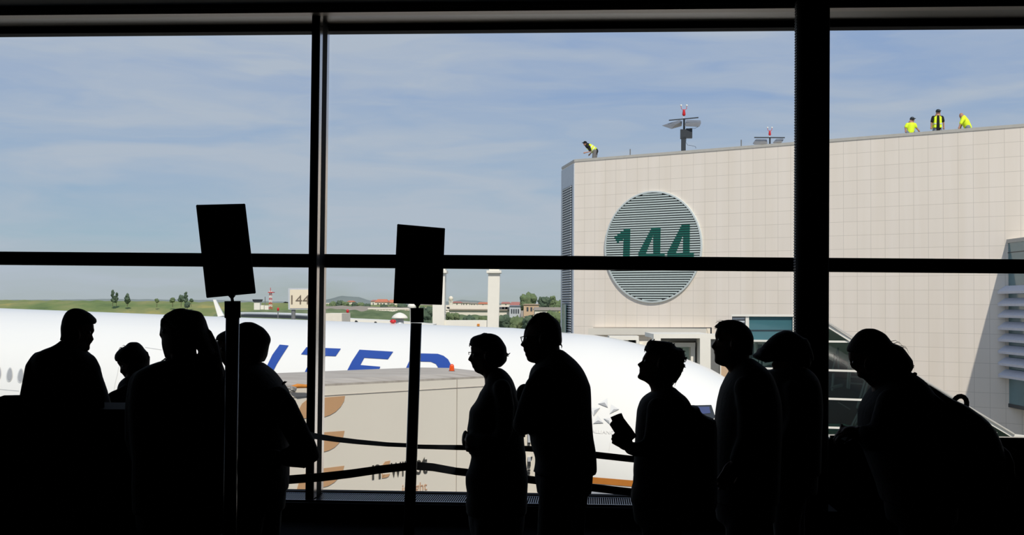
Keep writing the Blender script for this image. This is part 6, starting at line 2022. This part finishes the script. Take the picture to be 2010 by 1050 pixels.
# 10 ---- bent-forward person with spectacles and a backpack
Z = 5.2
P10 = person(1740, Z, 'person with glasses and tied-back hair leaning forward under a backpack, far right', -1,
    [(644.8, 1700, 1714), (646.5, 1693, 1721), (651.8, 1684.5, 1732), (656.3, 1680, 1738.4), (665.5, 1672.8, 1745.5), (673, 1668, 1750), (680.7, 1664.2, 1752), (688, 1662.2, 1754), (690.5, 1662.2, 1755), (693, 1665, 1755), (703.6, 1666.2, 1756), (714, 1669, 1756), (720, 1673.5, 1756), (725, 1679, 1756), (728.5, 1682, 1755), (734, 1682, 1754), (738, 1683.6, 1752), (741, 1686.5, 1750), (741.6, 1691, 1750), (745, 1696.5, 1749), (749.3, 1700.3, 1748), (757, 1708, 1746), (760, 1716, 1745)],
    [(691, 1663), (694, 1680), (705, 1692), (718, 1706), (735, 1722)], m_hairb, hw=0.155, hair_w=0.180, nape=740, ear=(1704, 716),
    neck=[(735, 1712, 1775, 0.12, 0.0), (758, 1712, 1800, 0.13), (780, 1712, 1815, 0.15)],
    hair_rows=[(644.8, 1700, 1714), (646.5, 1693, 1721), (651.8, 1684.5, 1732), (656.3, 1680, 1738.4), (665.5, 1672.8, 1745.5), (673, 1668, 1750.8), (676.5, 1666, 1762), (680.7, 1664.2, 1770.5), (688, 1662.2, 1776.5), (694.4, 1665, 1781), (700, 1666, 1785), (706.6, 1667, 1790), (714, 1669, 1791), (719, 1672, 1792.6), (723.4, 1676, 1789.6), (729, 1682, 1787), (740, 1700, 1776)],
    shirt_rows=[(728, 1768, 1783.5, 0.12), (731, 1762, 1787, 0.16), (735, 1752, 1794, 0.22), (741, 1740, 1801, 0.28), (748, 1730, 1810, 0.33), (757, 1722, 1816, 0.37), (765.7, 1714.5, 1822, 0.40), (775, 1708, 1828, 0.42), (783, 1702.5, 1834, 0.43), (795, 1696, 1840, 0.44), (806, 1691, 1846, 0.44), (830, 1690, 1852, 0.44), (860, 1692, 1858, 0.43), (900, 1705, 1864, 0.42), (950, 1725, 1872, 0.42), (985, 1735, 1880, 0.42)],
    sleeves=[([(1748, 790, -0.20), (1736, 830, -0.24), (1722, 868, -0.26), (1714, 868, -0.26), (1704, 856, -0.24), (1699, 848, -0.22)], [0.058, 0.055, 0.048, 0.044, 0.036, 0.032]), ([(1748, 790, 0.20), (1736, 840, 0.22), (1722, 875, 0.18), (1702, 866, 0.0)], [0.058, 0.055, 0.046, 0.036])],
    hands=[(U(1697, 848, Z - 0.20), (-0.80, 0.15, 0.02), (0.2, 0.4, -0.75), 0.85, 0.9, 1), (U(1699, 862, Z - 0.02), (-0.85, -0.2, 0.1), (0.2, 0, 0.9), 0.85, 0.8, -1)],
    wisps=[([(1748, 670), (1758, 668), (1766, 675)], 0.0016), ([(1755, 674), (1764, 671), (1772, 679)], 0.0016), ([(1768, 678), (1777, 680), (1782, 688)], 0.0014), ([(1772, 681), (1780, 684), (1784.5, 695)], 0.0014),
           ([(1787, 716), (1791, 718.5), (1794.5, 718)], 0.006), ([(1786, 720), (1790, 721.5), (1793.5, 721.5)], 0.005), ([(1785, 712), (1790, 709), (1792, 713)], 0.005), ([(1784, 726), (1788, 727), (1790, 726)], 0.005)],
    glasses={'r': 0.0022, 'frame': [[(1669.6, 714.6, 0.012), (1669.2, 714.4, 0.056), (1680, 714, 0.074), (1704, 716, 0.082)], [(1669.6, 714.6, 0.034), (1672.5, 721, 0.034), (1681.5, 727.6, 0.034)], [(1669.6, 714.6, 0.056), (1673.5, 721, 0.056), (1681.5, 727.4, 0.052)]], 'bridge': (1674, 719)}, shirt_mat=m_cloth2, shirt_name='jacket', leg_x=0.05)
bkp = thing('backpack', U(1920, 980, Z), 'dark backpack with a top loop worn by the person leaning forward', 'backpack')
b = MB()
rows_loft(b, [(753, 1812, 1818, 0.08), (757, 1812, 1824, 0.12), (766, 1816, 1837, 0.18), (775, 1822, 1849, 0.23), (784, 1829, 1866, 0.26), (788, 1831, 1877, 0.27), (794, 1834, 1890, 0.28), (802, 1838, 1901, 0.29), (812, 1844, 1916, 0.30), (824.8, 1848, 1931, 0.30), (840, 1852, 1943.6, 0.31), (862.9, 1856, 1954.6, 0.32), (880, 1860, 1960, 0.32), (901, 1864, 1966, 0.32), (935, 1872, 1970, 0.31), (962, 1880, 1966, 0.30), (980, 1890, 1955, 0.26)], Z + 0.0, 4, 28, 0.8)
fuse(b, 'main_compartment', m_bag, bkp, 0.012, 2)
b = MB(); rows_loft(b, [(872, 1950, 1960, 0.12), (882, 1948, 1970, 0.2), (902, 1950, 1976, 0.24), (930, 1952, 1978, 0.24), (950, 1952, 1972, 0.2)], Z, 4, 20, 0.8); b.build('front_pocket', m_bag, bkp, True)
b = MB(); b.tube([U(x, y, Z) for x, y in ((1868, 795), (1872, 787.5), (1876, 782), (1881, 778.4), (1887, 777.6), (1892, 779.4), (1896, 784), (1897.6, 790), (1897, 799), (1896, 806))], 0.0105, 10); b.build('grab_loop', m_bag, bkp, True)
for d_ in (-0.14, 0.14):
    b = MB()
    b.tube([U(1858, 800, Z + d_), U(1820, 770, Z + d_), U(1785, 752, Z + d_), U(1755, 775, Z + d_ * 1.2), U(1742, 830, Z + d_ * 1.3), U(1800, 890, Z + d_ * 1.4), U(1880, 920, Z + d_)], 0.014, 8)
    b.build('shoulder_strap', m_bag, bkp, True)
b = MB(); b.ell(U(1796, 733.8, Z - 0.12), (0.007, 0.02, 0.007), 10, 8); b.build('strap_loop', m_bag, bkp, True)
# small phone in the hands
b = MB(); b.prism([U(x, y, Z - 0.10) for x, y in [(1664, 857), (1692, 855), (1696, 864), (1659, 865)]], V((0, 0.08, 0))); o = b.build('phone', m_black); tag(o, 'dark flat phone in the hands of the person leaning forward', 'phone')
